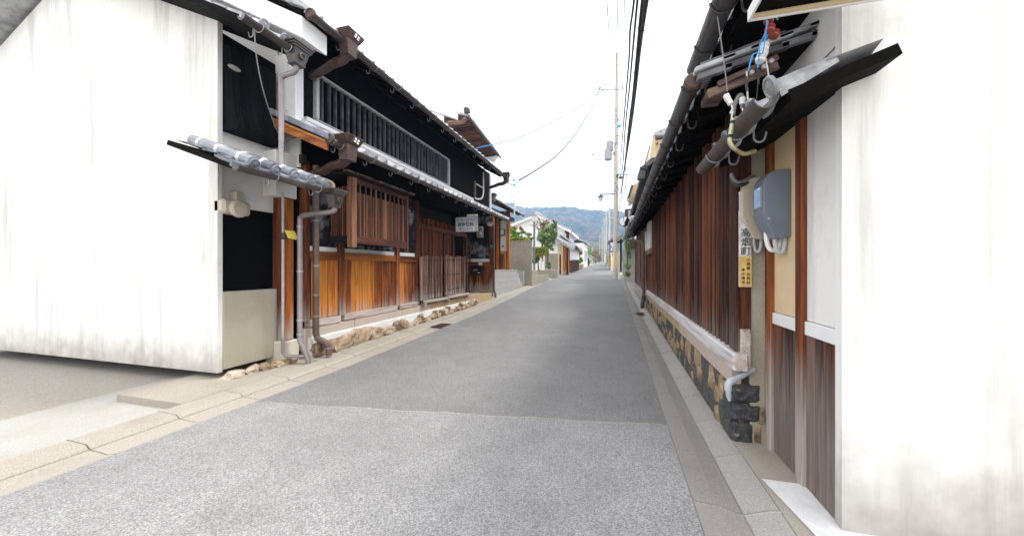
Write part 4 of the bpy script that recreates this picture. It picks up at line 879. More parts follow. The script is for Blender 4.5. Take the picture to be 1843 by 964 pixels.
# ------------------------------------------------------------------ the house at the right edge
E_ = thing('meter_house', 'house at the right edge with low disc tiled eave, cream wall and red brown pillar', 'house', (1.14, 2.8, 0))
def K(name, mb, m, bevel=0, **k): return part(name, mb, m, E_, bevel, **k)
YN = 2.36
K('core_wall', MB().box(1.19, 4.6, YN, 3.27, -.02, 3.2), M['void'])
K('end_wall', MB().prism([(1.15, YN, -.02), (1.15, YN, 3.16), (2.9, YN, 3.75), (4.6, YN, 3.16), (4.6, YN, -.02)], (0, -.06, 0)), M['stained'])
K('pillar', MB().box(1.135, 1.23, 3.17, 3.272, -.01, 2.5), M['post'], .006)
K('pillar', MB().box(1.135, 1.20, 2.69, 2.78, -.01, 2.5), M['post'], .006)
K('wall_panel', MB().box(1.165, 1.2, 2.78, 3.17, 1.07, 2.5), M['cream'])
K('wall_panel', MB().box(1.165, 1.2, YN, 2.69, 1.07, 2.6), M['stained'])
K('ledge', MB().box(1.15, 1.2, YN, 2.69, .98, 1.065), M['whitep'], .004)
K('ledge', MB().box(1.15, 1.2, 2.78, 3.17, .98, 1.065), M['whitep'], .004)
for i in range(3):
    for (a, b) in ((2.78, 3.17), (YN, 2.69)):
        L = (b - a) / 3; mb = MB(); mb.box(1.16, 1.2, a + i * L + .002, a + (i + 1) * L - .002, .0, .975); link('wall_board', mb.mesh('wall_board', (1.16, a, 0)), M['red'], E_, (1.16, a, 0))
K('upper_wall', MB().box(1.17, 1.2, YN, 3.27, 2.62, 3.25), M['white'])
# low eave with disc ended tiles
pt = roof(E_, .80, 2.30, 2.12, 3.40, .35, .50, 1, .262, m=M['tile'], eave='disc', indiv=1, back=False, rafters=False)
gutter(E_, .735, 2.262, 2.1, 3.45, .058, m=M['gut'], hooks=[2.55, 3.05], side=1, mh=M['wire'])
# upper eave, its gutter overlapping the neighbour's
roof(E_, .70, 3.075, 2.12, 3.22, .30, 2.4, 1, .262, m=M['tile'], eave='disc', indiv=1, rafters=True, wallx=1.15)
gutter(E_, .635, 3.02, 1.98, 3.24, .068, m=M['gutr'], hooks=[2.28, 2.46, 2.9], side=1, mh=M['gut'])
K('eave_board', MB().box(.76, 1.3, 2.12, 3.22, 2.985, 3.03), M['soffit'])
a = at(1345, 41, 2.2)
K('window_hood', MB().box(a.x + .012, 1.3, 1.97, 2.19, a.z + .03, a.z + .06), M['soffit'])
K('hood_fascia', MB().box(a.x, a.x + .012, 1.97, 2.2, a.z, a.z + .065), M['whitep'], .002)
K('hood_fascia', MB().box(a.x + .012, 1.3, 2.188, 2.2, a.z, a.z + .065), M['whitep'], .002)
K('hood_moulding', MB().box(a.x + .014, 1.28, 2.172, 2.186, a.z + .008, a.z + .028), M['cream'], .002)
# electric meters
def meter(name, label, y, xo, z0, z1, m, wd, yy=None):
    t = thing(name, label, 'meter', (1.14, y, z0)); h = z1 - z0
    # side outline: rounded top, straight face, tapered lower part
    o = [(1.165, z0 + .02), (xo + (1.165 - xo) * .55, z0), (xo + (1.165 - xo) * .38, z0 + .01), (xo + .004, z0 + h * .34), (xo, z0 + h * .36), (xo, z1 - .10), (xo + .012, z1 - .05), (xo + .04, z1 - .015), (xo + .08, z1), (1.165, z1)]
    part('cover', MB().prism([(x_, y - wd / 2, z_) for x_, z_ in o], (0, wd, 0)), m, t, .014)
    part('window_frame', MB().box(xo - .008, xo + .012, y - wd * .40, y + wd * .40, z0 + h * .45, z1 - h * .20), m, t, .005)
    part('window', MB().box(xo - .0105, xo - .004, y - wd * .32, y + wd * .32, z0 + h * .48, z1 - h * .235), M['glass'], t)
    part('screw', MB().lathe([(.008, 0), (.008, .006), (0, .007)], (xo + .03, y - wd * .5, z0 + h * .3), (0, -1, 0), 8), M['galv'], t)
    return t
mt1 = meter('electric_meter', 'blue grey electric meter with a glass window, nearer of the two on the right', 3.0, 1.0, 1.60, 2.08, M['metg'], .20)
mt2 = meter('electric_meter', 'beige electric meter with a glass window, above the white name board', 3.29, .955, 1.62, 2.10, M['metb'], .19)
def loop(t, y, x0, x1, z, r, m): part('conduit', MB().tube(catmull([(x0, y, z + .1), (x0, y, z), (x0 + (x1 - x0) * .25, y, z - .065), (x0 + (x1 - x0) * .75, y, z - .065), (x1, y, z), (x1, y, z + .12)], 5), r, 10), m, t)
loop(mt1, 3.02, 1.06, 1.15, 1.60, .016, M['insul']); loop(mt1, 2.96, 1.09, 1.15, 1.58, .014, M['pvc']); loop(mt2, 3.24, 1.05, 1.10, 1.60, .012, M['pvc'])
# ------------------------------------------------------------------ service wires, insulators and conduits at the right corner
def wire(label, pts, r, m, name='service_wire', cat='wire', n=5): return solo(name, MB().tube(catmull(pts, n), r, 7), m, label, cat)
YW = 2.5
wire('thin grey wire hanging from the top edge down to the white clamp', [at(1286, -20, YW), at(1290, 20, YW), at(1298, 75, YW), (at(1306, 135, YW)), at(1309, 165, YW)], .0035, M['wire'])
cl = thing('wire_clamp', 'white plastic wire clamp hanging above the bent conduit', 'clamp', at(1311, 175, YW))
part('body', MB().beam(at(1306, 170, YW), at(1311, 181, YW), .03, .03), M['insul'], cl, .004)
part('body', MB().beam(at(1311, 180, YW), at(1316, 188, YW), .032, .026), M['insul'], cl, .004)
part('tail', MB().tube(catmull([at(1316, 188, YW), at(1318, 196, YW), at(1314, 204, YW), at(1319, 201, YW), at(1317, 209, YW), at(1318, 216, YW)], 4), .0045, 6), M['insul'], cl)
kz = NT('rainbow_zinc_conduit', .35, .5); M['zinc'] = kz.done(kz.ramp(kz.noise(9, 3), [(.3, (.25, .13, .07)), (.5, (.42, .42, .2)), (.7, (.5, .5, .4))]))
cdt = thing('bent_conduit', 'bent brassy conduit hooking under the low gutter on the right', 'conduit', at(1318, 230, 2.45))
part('pipe', MB().tube(catmull([at(1319, 214, 2.42), at(1316, 235, 2.42), at(1313, 252, 2.42), at(1318, 264, 2.43), at(1328, 272, 2.46), at(1340, 277, 2.5), at(1358, 272, 2.6)], 5), .013, 10), M['zinc'], cdt)
for (u0, v0, u1, v1) in ((1319, 218, 1318, 223), (1313.5, 243, 1313, 248)): part('tape', MB().tube([at(u0, v0, 2.42), at(u1, v1, 2.42)], .0155, 10), M['black'], cdt)
cd2 = thing('grey_conduit', 'grey swan necked conduit rising behind the low gutter on the right', 'conduit', at(1325, 190, 2.62))
part('pipe', MB().tube(catmull([at(1319, 208, 2.62), at(1322, 190, 2.62), at(1328, 176, 2.62), at(1333, 171, 2.62), at(1336, 176, 2.62), at(1336, 184, 2.62), at(1336, 195, 2.62)], 5), .013, 10), M['wire'], cd2)
part('cap', MB().tube([at(1336, 176, 2.61), at(1336, 188, 2.61)], .017, 10), M['insul'], cd2)
part('pipe', MB().tube(catmull([at(1327, 184, 2.65), at(1334, 178, 2.65), at(1348, 180, 2.65), at(1362, 184, 2.65)], 4), .011, 10), M['wire'], cd2)
cd3 = thing('eave_conduit', 'pair of grey conduits curving under the dark soffit to the meters', 'conduit', at(1320, 325, 3.2))
part('pipe', MB().tube(catmull([at(1316, 312, 3.1), at(1319, 321, 3.12), at(1326, 327, 3.14), at(1335, 327, 3.16), at(1347, 321, 3.2), at(1356, 316, 3.24)], 5), .012, 10), M['wire'], cd3)
part('pipe', MB().tube(catmull([at(1315, 315, 3.13), at(1318, 326, 3.15), at(1325, 333, 3.16), at(1334, 334, 3.18), at(1345, 329, 3.2), at(1354, 323, 3.24)], 5), .012, 10), M['gut'], cd3)
YI = 2.30
for i, (p_, m) in enumerate((([(1380, -20), (1381, 20), (1379, 55), (1374, 90), (1369, 97), (1362, 96), (1356, 98), (1351, 110), (1347, 128)], 'bluewire'), ([(1386, -20), (1385, 25), (1377, 60), (1368, 80), (1366, 100), (1364, 122)], 'bluewire'), ([(1379, -20), (1380, 15), (1390, 30), (1388, 50), (1378, 70), (1369, 85)], 'bluewire'), ([(1382, -10), (1390, 20), (1400, 36)], 'tealwire'))):
    wire(('bright blue wire looping down in front of the insulators to the left bolt', 'dark blue wire running straight down through the insulator cluster', 'blue wire wound round the red brown insulators at the right edge', 'teal wire crossing the top right corner')[i], [at(u, v, YI + .02 * i) for u, v in p_], .0035, M[m])
wire('short white wire dropping from the insulators to a black taped joint', [at(1376, 98, 2.34), at(1379, 110, 2.36), at(1381, 122, 2.38), at(1385, 150, 2.44), at(1384, 172, 2.5)], .004, M['insul'])
wire('black cable looping from the bargeboard behind the grey conduit', [at(1344, 130, 2.5), at(1345, 155, 2.5), at(1364, 130, 2.5), at(1363, 165, 2.52), at(1358, 190, 2.54), at(1346, 205, 2.55), at(1340, 202, 2.55), at(1337, 190, 2.56)][2:], .004, M['cable'])
wire('white wire looping from a taped joint beside the black cable', [at(1344, 128, 2.46), at(1345, 165, 2.5), at(1347, 190, 2.52), at(1345, 207, 2.54), at(1339, 208, 2.54), at(1336, 195, 2.55)], .0045, M['insul'])
for i, (u, v0, v1) in enumerate(((1343, 138, 165), (1364, 122, 152), (1382, 118, 148))):
    solo('taped_joint', MB().tube([at(u, v0, 2.42), at(u + .4, (v0 + v1) / 2, 2.42), at(u + 1, v1, 2.42)], [.006, .009, .005], 8), M['cable'], ('leftmost black taped wire joint below the bargeboard bolts', 'middle black taped wire joint below the bargeboard', 'rightmost black taped wire joint near the photo edge')[i], 'wire joint')
def insulator(u, v, y, m, label, s_=1.0, grp=None):
    c = at(u, v, y); return tag(link('insulator', MB().lathe([(.012, -.022), (.024, -.018), (.026, -.006), (.018, .0), (.026, .006), (.024, .018), (.012, .022)], (0, 0, 0), (.3, .2, 1), 14).mesh('insulator'), m, None, c, (0, 0, 0), (s_,) * 3), label, 'insulator', grp)
insulator(1384, 35, YI + .03, M['insulred'], 'upper red brown insulator at the right edge'); insulator(1385.5, 53, YI + .03, M['insulred'], 'lower red brown insulator at the right edge')
insulator(1375, 86, 2.35, M['insul'], 'topmost of three white insulators above the bargeboard'); insulator(1373, 96, 2.34, M['insul'], 'middle of three white insulators above the bargeboard'); insulator(1369, 106, 2.34, M['insul'], 'lowest of three white insulators above the bargeboard')
insulator(1394, 62, 2.4, M['insulred'], 'red brown insulator half cut off by the right edge')
# ------------------------------------------------------------------ plants
def foliage_mb(c, rad, n, size, seed, clumps=9, small=False):
    r_ = random.Random(seed); mb = MB(); c = Vector(c); cl = []
    for i in range(clumps):
        d = Vector((r_.gauss(0, 1), r_.gauss(0, 1), r_.gauss(0, 1))).normalized(); cl.append((Vector((d.x * rad[0], d.y * rad[1], d.z * rad[2])) * r_.uniform(.35, .95), r_.uniform(.18, .42) if small else r_.uniform(.32, .55)))
    for i in range(n):
        o, k_ = cl[i % clumps]; d = Vector((r_.gauss(0, 1), r_.gauss(0, 1), r_.gauss(0, 1))).normalized() * (r_.random() ** .4) * k_
        p = c + o + Vector((d.x * rad[0], d.y * rad[1], d.z * rad[2])); nrm = (d + Vector((r_.gauss(0, .5), r_.gauss(0, .5), r_.gauss(0, .5) + .3))).normalized()
        u = nrm.orthogonal().normalized(); u = Matrix.Rotation(r_.uniform(0, 6.28), 3, nrm) @ u; w_ = nrm.cross(u); s_ = size * r_.uniform(.6, 1.3)
        mb.add([p - u * s_, p - w_ * s_ * .45, p + u * s_, p + w_ * s_ * .45], [(0, 1, 2, 3)])
    return mb
def hedge_mb(x0, x1, y0, y1, z0, z1, n, size, seed):
    r_ = random.Random(seed); mb = MB()
    for i in range(n):
        f = r_.random(); p = Vector((r_.uniform(x0, x1), r_.uniform(y0, y1), r_.uniform(z0, z1)))
        if f < .35: p.z = z1 + r_.gauss(0, size * .4)
        elif f < .7: p.y = y0 + r_.gauss(0, size * .4)
        elif f < .85: p.x = (x0 if x0 < -20 else x1) + r_.gauss(0, size * .4)
        nrm = Vector((r_.gauss(0, 1), r_.gauss(-.4, 1), r_.gauss(.5, 1))).normalized(); u = nrm.orthogonal().normalized(); u = Matrix.Rotation(r_.uniform(0, 6.28), 3, nrm) @ u; w_ = nrm.cross(u); s_ = size * r_.uniform(.6, 1.3)
        mb.add([p - u * s_, p - w_ * s_ * .5, p + u * s_, p + w_ * s_ * .5], [(0, 1, 2, 3)])
    return mb
def tree(name, label, base, top, crowns, m, n=900, size=.12, seed=1, tr=.08, cat='tree', group=None):
    base, top = Vector(base), Vector(top); t = tag(link(name, None, None, None, base), label, cat, group); mb = MB(); r_ = random.Random(seed)
    mid = base.lerp(top, .5) + Vector((r_.uniform(-.1, .1), 0, 0)); mb.tube(catmull([base, mid, top], 4), [tr * (1 - .07 * i) for i in range(9)], 7)
    for c, rad in crowns: mb.tube([mid, mid.lerp(Vector(c), .5) + Vector((0, 0, -.1)), Vector(c)], [tr * .6, tr * .4, tr * .15], 5)
    part('trunk', mb, M['bark'], t)
    for i, (c, rad) in enumerate(crowns):
        part('crown' if i == 0 else 'foliage_clump', foliage_mb(c, rad, n // len(crowns), size, seed * 7 + i, clumps=16, small=True), m, t)
    return t
def crown(u, v, ru, rv, Y, dy=None):                            # crown centre and radii from its place in the view
    c = at(u, v, Y); d = Y * cos(YAW) - c.x * sin(YAW); return (tuple(c), (ru * d / FPX, (dy or ru) * d / FPX, rv * d / FPX))
# ------------------------------------------------------------------ second house on the left with its gate porch
D = thing('porch_house', 'timber porch house beyond the clinic with a white panel and square lamp', 'house', (-5.5, 16, .3))
def V(name, mb, m, bevel=0, **k): return part(name, mb, m, D, bevel, **k)
YD = 18.2; Z0 = 1.22
a = at(893, 487, YD); b = at(917.5, 480, YD); zt = at(900, 380, YD).z
V('core_wall', MB().box(-10.5, a.x - .02, 13.6, YD + .4, .2, 4.2), M['void'])
V('rear_wall', MB().box(-10.5, b.x - .35, YD + .12, 19.4, .2, 4.2), M['white'])
pxs = [at(u, 480, YD).x for u in (893, 897.5, 901, 912.5, 917.5)]
V('post', MB().box(pxs[0], pxs[1], YD - .08, YD + .1, Z0, zt), M['orange'], .01); V('post', MB().box(pxs[1], pxs[2], YD - .02, YD + .1, Z0, zt), M['post'], .01)
V('post', MB().box(pxs[3], pxs[4], YD - .08, YD + .1, Z0, zt), M['orange'], .01)
zb = at(905, 452, YD).z
V('white_panel', MB().box(pxs[2], pxs[3], YD, YD + .1, zb, zt), M['white']); V('rail', MB().box(pxs[2], pxs[3], YD - .04, YD, zb - .14, zb), M['orange_x'], .008)
nx_ = 4
for i in range(nx_):
    q = (pxs[3] - pxs[2]) / nx_; mb = MB(); mb.box(pxs[2] + i * q + .006, pxs[2] + (i + 1) * q - .006, YD - .02, YD, Z0 + .12, zb - .14); link('wall_board', mb.mesh('wall_board', (pxs[2] + i * q, YD, Z0)), M['orange'], D, (pxs[2] + i * q, YD, Z0))
V('sill_beam', MB().box(pxs[1], pxs[4], YD - .06, YD, Z0, Z0 + .12), M['sillbrown'], .008)
roof(D, -4.85, 4.32, 14.1, 19.3, math.atan(.42), 3.2, -1, .27, wallx=-5.6, deck=M['roofwood'])
gutter(D, -4.80, 4.27, 14.1, 19.3, .055, hooks=[14.4 + .6 * i for i in range(8)])
copper_collector(D, -4.80, 14.05, 4.30, -5.4, M['greywood'] if False else M['gut'], emblem=False)
V('purlin', MB().box(-5.5, -5.3, 14.1, 19.2, 3.95, 4.12), M['roofwood'])
V('gable_wall', MB().prism([(-5.6, 14.3, 3.2), (-5.6, 14.3, 4.45), (-7.8, 14.3, 5.4), (-10.2, 14.3, 4.45), (-10.2, 14.3, 3.2)], (0, .1, 0)), M['white'])
c = at(905.5, 418, YD); w_ = .10
pl = thing('wall_lamp', 'square framed white lamp on the white panel of the porch house', 'lamp', (c.x, YD - .05, c.z))
part('glass', MB().box(c.x - .10, c.x + .10, YD - .14, YD - .02, c.z - .13, c.z + .13), M['whitep'], pl)
mb = MB()
for q in ((-.13, .13, .13, .16), (-.13, .13, -.16, -.13), (-.13, -.10, -.13, .13), (.10, .13, -.13, .13)): mb.box(c.x + q[0], c.x + q[1], YD - .15, YD - .02, c.z + q[2], c.z + q[3])
part('frame', mb, M['gut'], pl)
c = at(905.5, 443, YD); solo('doorbell', MB().box(c.x - .03, c.x + .03, YD - .02, YD, c.z - .05, c.z + .05), M['black'], 'small dark intercom on the white panel below the square lamp', 'intercom')
dp_ = thing('service_pole_pipe', 'white bent service pipe rising above the porch house eave', 'pipe', at(925, 385, 14.2))
part('pipe', MB().tube(catmull([at(925.5, 388, 14.2), at(926, 370, 14.2), at(926.5, 358, 14.2), at(923, 352, 14.2), at(919, 350, 14.2)], 5), .03, 8), M['whitep'], dp_)
# concrete block terrace and steps
tb = thing('block_terrace', 'grey concrete block terrace wall with steps in front of the porch house', 'terrace', (-4.9, 14.8, .2))
xw = -4.90; ya, yb_ = 13.45, 18.2; lv = [.20, .47, .74, 1.01, 1.26]
for j in range(4):
    yy = ya + (.0 if j % 2 == 0 else -.0); i = 0
    while yy < yb_ - .01:
        L = min(.40 if (i or j % 2 == 0) else .2, yb_ - yy); zb_ = max(lv[j], gz(yy) - .05)
        if zb_ < lv[j + 1] - .02: mb = MB(); mb.box(xw - .12, xw - R.uniform(0, .003), yy + .003, yy + L - .003, zb_ + .003, lv[j + 1] - .003); link('block', mb.mesh('block', (xw, yy, zb_)), M['block'], tb, (xw, yy, zb_))
        yy += L; i += 1
part('core', MB().box(-6.6, xw - .05, 13.5, 18.4, .1, 1.2), M['block'], tb)
part('coping', MB().box(-6.6, xw + .01, 13.42, 18.3, 1.262, 1.30), M['conc'], tb, .01)
for i in range(4): part('step', MB().box(-6.4, xw - .02, 18.32 + i * .34, 18.32 + (i + 1) * .34, .2, 1.08 - i * .23), M['conc'], tb, .01)
part('end_wall', MB().box(xw - .9, xw - .02, 19.75, 19.9, .2, 1.22), M['block'], tb, .01)
# tall concrete garden wall, low curb wall
wl = thing('concrete_wall', 'tall weathered concrete garden wall facing the street beyond the porch house', 'wall', at(938, 512, 20.5))
Y1 = 20.4; a, b = at(917.5, 480, Y1), at(957, 480, Y1); zt = at(940, 435, Y1).z
part('wall_face', MB().box(a.x - .6, b.x, Y1, Y1 + .16, gz(Y1) - .1, zt), M['wallc'], wl, .012)
part('coping', MB().box(a.x - .6, b.x + .015, Y1 - .015, Y1 + .175, zt + .002, zt + .05), M['wallc'], wl, .01)
part('side_face', MB().box(b.x - .15, b.x - .002, Y1 + .162, 26, gz(Y1) - .1, at(957, 496, Y1).z + .0), M['wallc'], wl)
Yc = 26.0; a, b = at(957, 492, Yc), at(968, 492, Yc)
solo('low_wall', MB().box(a.x, b.x, Yc - 3, Yc, .3, at(960, 486, Yc).z), M['wallc'], 'low concrete wall stub right of the tall garden wall', 'wall', bevel=.01)
# garden plants over the wall
for u, v, ru, rv, lab in ((923, 418, 7, 7, 'bright green clipped shrub behind the tall garden wall'), (928, 428, 10, 6, 'bright green bushy shrub low behind the tall garden wall')):
    tree('garden_shrub', lab, at(u, 470, 23), at(u, v, 23), [crown(u, v, ru, rv, 23)], M['leafb'], 1400, .075, int(u), .04, 'shrub')
tree('garden_pine', 'layered green garden tree with cloud shaped pads behind the wall', at(940, 465, 24), at(939, 420, 24), [crown(933, 420, 5, 2.6, 24), crown(941, 418, 5, 2.6, 24), crown(937, 427, 7, 2.8, 24), crown(944, 430, 5, 2.5, 24)], M['leaf'], 1500, .07, 31, .05)
tree('garden_pine', 'dark layered garden tree left of the lamp post', at(953, 465, 25), at(952, 420, 25), [crown(951, 422, 6, 3.5, 25), crown(955, 430, 6, 4, 25), crown(949, 434, 6, 3, 25)], M['leaf'], 1300, .075, 32, .05)
tree('autumn_tree', 'thin reddish autumn tree behind the garden wall', at(926, 470, 27), at(928, 410, 27), [crown(925, 412, 8, 7, 27), crown(938, 413, 6, 5, 27)], M['leafo'], 260, .09, 33, .04)
a, b = at(917, 436, 21.4), at(957, 430, 22.2)
solo('clipped_hedge', hedge_mb(a.x, b.x - .2, 21.2, 22.4, a.z - .6, b.z, 2600, .07, 4), M['leafy'], 'yellow green clipped hedge topping the tall garden wall', 'hedge', loc=tuple(a))
tree('bare_tree', 'bare branching tree with a few autumn leaves before the white gable', at(976, 470, 36), at(976, 405, 36), [crown(966, 402, 8, 8, 36), crown(981, 398, 9, 9, 36), crown(975, 412, 10, 6, 36)], M['leafo'], 120, .10, 34, .12)
rb = random.Random(3); mbb = MB()
for i in range(26):
    p = at(976 + rb.uniform(-3, 3), 412 + rb.uniform(-8, 8), 36); q = p + Vector((rb.uniform(-1.3, 1.3), rb.uniform(-.5, .5), rb.uniform(.2, 1.1))); mbb.tube([p, p.lerp(q, .5) + Vector((0, 0, .15)), q], [.045, .03, .012], 5)
part('branch', mbb, M['bark'], bpy.data.objects['bare_tree'])
tree('evergreen_tree', 'broad green tree with glossy leaves in the middle of the left side', at(985, 478, 33), at(985, 425, 33), [crown(985, 420, 14, 20, 33), crown(976, 428, 11, 16, 33), crown(995, 424, 9, 18, 33), crown(986, 442, 14, 10, 33), crown(998, 404, 5, 9, 33)], M['leaf'], 3000, .14, 35, .14)
tree('loose_shrub', 'loose green shrub with bare stems below the flat topped hedge', at(969, 487, 28), at(970, 455, 28), [crown(966, 450, 9, 6, 28), crown(975, 450, 8, 6, 28), crown(968, 462, 8, 7, 28), crown(961, 470, 5, 11, 28)], M['leafy'], 2200, .085, 36, .06, 'shrub')
tree('round_bush', 'round clipped dark green bush by the low planter', at(987, 487, 30), at(987, 478, 30), [crown(987, 476, 6.5, 6.5, 30)], M['leaf'], 1500, .06, 37, .05, 'bush')
a, b = at(958.5, 460, 27.2), at(982, 446, 27.2)
solo('clipped_hedge', hedge_mb(a.x, b.x, 27.2, 28.4, a.z, b.z, 1800, .09, 9), M['leafy'], 'flat topped yellow green hedge between the lamp post and the green tree', 'hedge', loc=tuple(a))
pl_ = solo('planter_wall', MB().box(at(966, 490, 29.4).x, at(1003, 490, 29.4).x, 29.4, 30.6, .5, at(985, 485.5, 29.4).z), M['wallc'], 'low concrete planter wall below the round bush', 'planter', bevel=.02)
sp_ = solo('garden_post', MB().beam(at(974.5, 486, 29), at(975, 465, 29), .09, .09), M['whitep'], 'white garden post between the loose shrub and round bush', 'post')
st = thing('street_lamp', 'dark blue post lamp with square lantern beside the garden wall', 'street lamp', at(962, 487, 26))
a, b = at(961.5, 487, 26), at(961.5, 399, 26)
part('pole', MB().tube([a, b], .075, 10), M['metg'], st)
c = at(962, 393, 26); part('lantern', MB().hexa([(c.x - .14, 25.86, c.z - .2), (c.x + .14, 25.86, c.z - .2), (c.x + .14, 26.14, c.z - .2), (c.x - .14, 26.14, c.z - .2), (c.x - .2, 25.8, c.z + .16), (c.x + .2, 25.8, c.z + .16), (c.x + .2, 26.2, c.z + .16), (c.x - .2, 26.2, c.z + .16)]), M['whitep'], st)
part('cap', MB().hexa([(c.x - .23, 25.77, c.z + .165), (c.x + .23, 25.77, c.z + .165), (c.x + .23, 26.23, c.z + .165), (c.x - .23, 26.23, c.z + .165), (c.x - .1, 25.9, c.z + .25), (c.x + .1, 25.9, c.z + .25), (c.x + .1, 26.1, c.z + .25), (c.x - .1, 26.1, c.z + .25)]), M['metg'], st)
# second garden wall and gate house
Y2 = 34.0; a, b = at(980, 480, Y2), at(1004, 480, Y2); zt = at(990, 456, Y2).z
solo('garden_wall', MB().box(a.x, b.x, Y2, Y2 + .2, .5, zt), M['wallc'], 'second lower concrete garden wall behind the round bush', 'wall', bevel=.02)
gh = thing('gate_house', 'cream gate house with brown door and tiled pent roof halfway down the left side', 'gate house', at(1010, 487, 36))
Y3 = 36.0; xs3 = [at(u, 470, Y3).x for u in (1004, 1013.5, 1020, 1024)]; zb3 = .75; zt3 = at(1010, 440, Y3).z
part('cream_wall', MB().box(xs3[0], xs3[1], Y3, Y3 + 4, zb3 - .3, zt3), M['cream'], gh); part('brown_door', MB().box(xs3[1], xs3[2], Y3 - .05, Y3 + 2, zb3 - .2, zt3 - .2), M['orange'], gh)
part('doorway', MB().box(at(1007, 0, Y3).x, at(1009.5, 0, Y3).x, Y3 - .02, Y3, zb3, zt3 - 1.0), M['void'], gh)
part('post', MB().box(xs3[2] + .02, xs3[2] + .2, Y3 - .3, Y3 - .1, zb3 - .2, zt3 - .1), M['dark'], gh)
a, b = at(999, 432, 35.2), at(1023, 446, 35.2)
part('roof', MB().prism([(a.x, 35.2, a.z), (a.x, 35.2, a.z + .16), (b.x, 35.2, b.z + .16), (b.x, 35.2, b.z)], (0, 5, 0)), M['tile'], gh)
for i in range(9):
    t = i / 8; p = a.lerp(b, t) + Vector((0, 0, .2)); part('ridge_tile', MB().tube([p, p + Vector((0, 5, 0))], .09, 7), M['tile'], gh)
# white gabled storehouse behind
sh = thing('white_storehouse', 'large white gabled storehouse behind the green tree with brown timbered corner', 'storehouse', at(985, 480, 45))
Y4 = 45; pk, rt, lf = at(967, 386, Y4), at(1024, 411, Y4), at(915, 408, Y4); lo = at(967, 480, Y4).z; mr = at(1019, 411, Y4).x
part('gable_wall', MB().prism([(lf.x, Y4, lo - .6), (mr, Y4, lo - .6), (mr, Y4, rt.z - .1), (pk.x, Y4, pk.z - .3), (lf.x, Y4, lf.z - .2)], (0, .3, 0)), M['white'], sh)
part('side_wall', MB().box(mr - .3, mr - .01, Y4 + .3, Y4 + 9, lo - .6, rt.z - .1), M['white'], sh)
rr = at(1029, 416, Y4)
part('roof', MB().prism([(pk.x, Y4 - .6, pk.z), (pk.x, Y4 - .6, pk.z - .28), (rr.x, Y4 - .6, rr.z - .28), (rr.x, Y4 - .6, rr.z)], (0, 10, 0)).prism([(pk.x, Y4 - .6, pk.z), (pk.x, Y4 - .6, pk.z - .28), (lf.x - .6, Y4 - .6, lf.z - .45), (lf.x - .6, Y4 - .6, lf.z - .17)], (0, 10, 0)), M['white'], sh)
part('ridge', MB().beam(pk + Vector((0, -.7, .1)), pk + Vector((0, 9.5, .1)), .35, .4), M['tile'], sh)
n_ = 22
for i in range(n_):
    p = pk.lerp(Vector((rr.x, pk.y, rr.z)), (i + .5) / n_) + Vector((0, -.62, .06)); part('verge_tile', MB().beam(p, p + Vector((0, .7, 0)), .22, .14), M['tile'], sh)
    if i < 12: p = pk.lerp(Vector((lf.x, pk.y, lf.z)), (i + .5) / n_) + Vector((0, -.62, .06)); part('verge_tile', MB().beam(p, p + Vector((0, .7, 0)), .22, .14), M['tile'], sh)
c = at(1023, 414, Y4); part('eave_bracket', MB().box(c.x - .4, c.x + .45, Y4 - .5, Y4 + .1, c.z - .35, c.z - .08), M['roofwood'], sh); part('corner_post', MB().box(mr, mr + .35, Y4 - .05, Y4 + .3, lo + 1.2, rt.z - .3), M['post'], sh)
a, b = at(1004, 420, 43), at(1040, 445, 43)
part('pent_roof', MB().prism([(a.x, 43, a.z), (a.x, 43, a.z + .18), (b.x, 43, b.z + .18), (b.x, 43, b.z)], (0, 6, 0)), M['tile'], sh)
a, b = at(1008, 424, 42.9), at(1041, 447, 42.9)
part('pent_edge', MB().beam(a, b, .1, .14), M['roofwood'], sh)
c0, c1 = at(1009, 432, 44.9), at(1018, 441, 44.9); part('window', MB().box(c0.x, c1.x, 44.88, 44.99, c1.z, c0.z), M['wglass'], sh)
# street house with lattice fence
lh = thing('fenced_house', 'low tiled house with dark lattice fence on the left, before the white block', 'house', at(1030, 484, 44))
Y5 = 42; a, b = at(1022, 480, Y5), at(1040, 480, Y5 + 8)
part('front_wall', MB().hexa([(a.x - 3, Y5, .6), (a.x, Y5, .6), (b.x, Y5 + 10, .8), (a.x - 3, Y5 + 10, .8), (a.x - 3, Y5, 3.9), (a.x, Y5, 3.9), (b.x, Y5 + 10, 4.1), (a.x - 3, Y5 + 10, 4.1)]), M['white'], lh)
for k_ in range(3):
    y_ = Y5 + 1 + k_ * 3; part('window', MB().box(a.x - .02, a.x + .06 + .02 * k_, y_, y_ + 1.3, 2.2, 3.5), M['door'], lh)
e0 = a.x + .75
part('roof', MB().prism([(e0, Y5 - 1, 3.75), (e0, Y5 - 1, 3.95), (e0 - 3.4, Y5 - 1, 5.5), (e0 - 3.4, Y5 - 1, 5.3)], (0, 12, 0)), M['tile'], lh)
for i in range(24):
    y_ = Y5 - 1 + i * .5; part('cover_tile', MB().tube([(e0 + .02, y_ + .25, 3.97), (e0 - 3.3, y_ + .25, 5.5)], .08, 6), M['tile'], lh)
part('eave_board', MB().box(e0 - .06, e0 + .02, Y5 - 1, Y5 + 11, 3.62, 3.76), M['roofwood'], lh)
lf_ = thing('lattice_fence', 'dark brown lattice fence at the foot of the tiled house', 'fence', at(1030, 485, 43))
fx = a.x + .55
for i in range(26): part('slat', MB().box(fx - .03, fx + .03, Y5 + i * .3, Y5 + i * .3 + .16, gz(Y5 + i * .3) + .1, 2.35 + .007 * i), M['dark'] if i % 5 else M['door'], lf_)
for z_ in (1.1, 2.2): part('rail', MB().box(fx + .03, fx + .07, Y5, Y5 + 8, z_, z_ + .12), M['dark'], lf_)
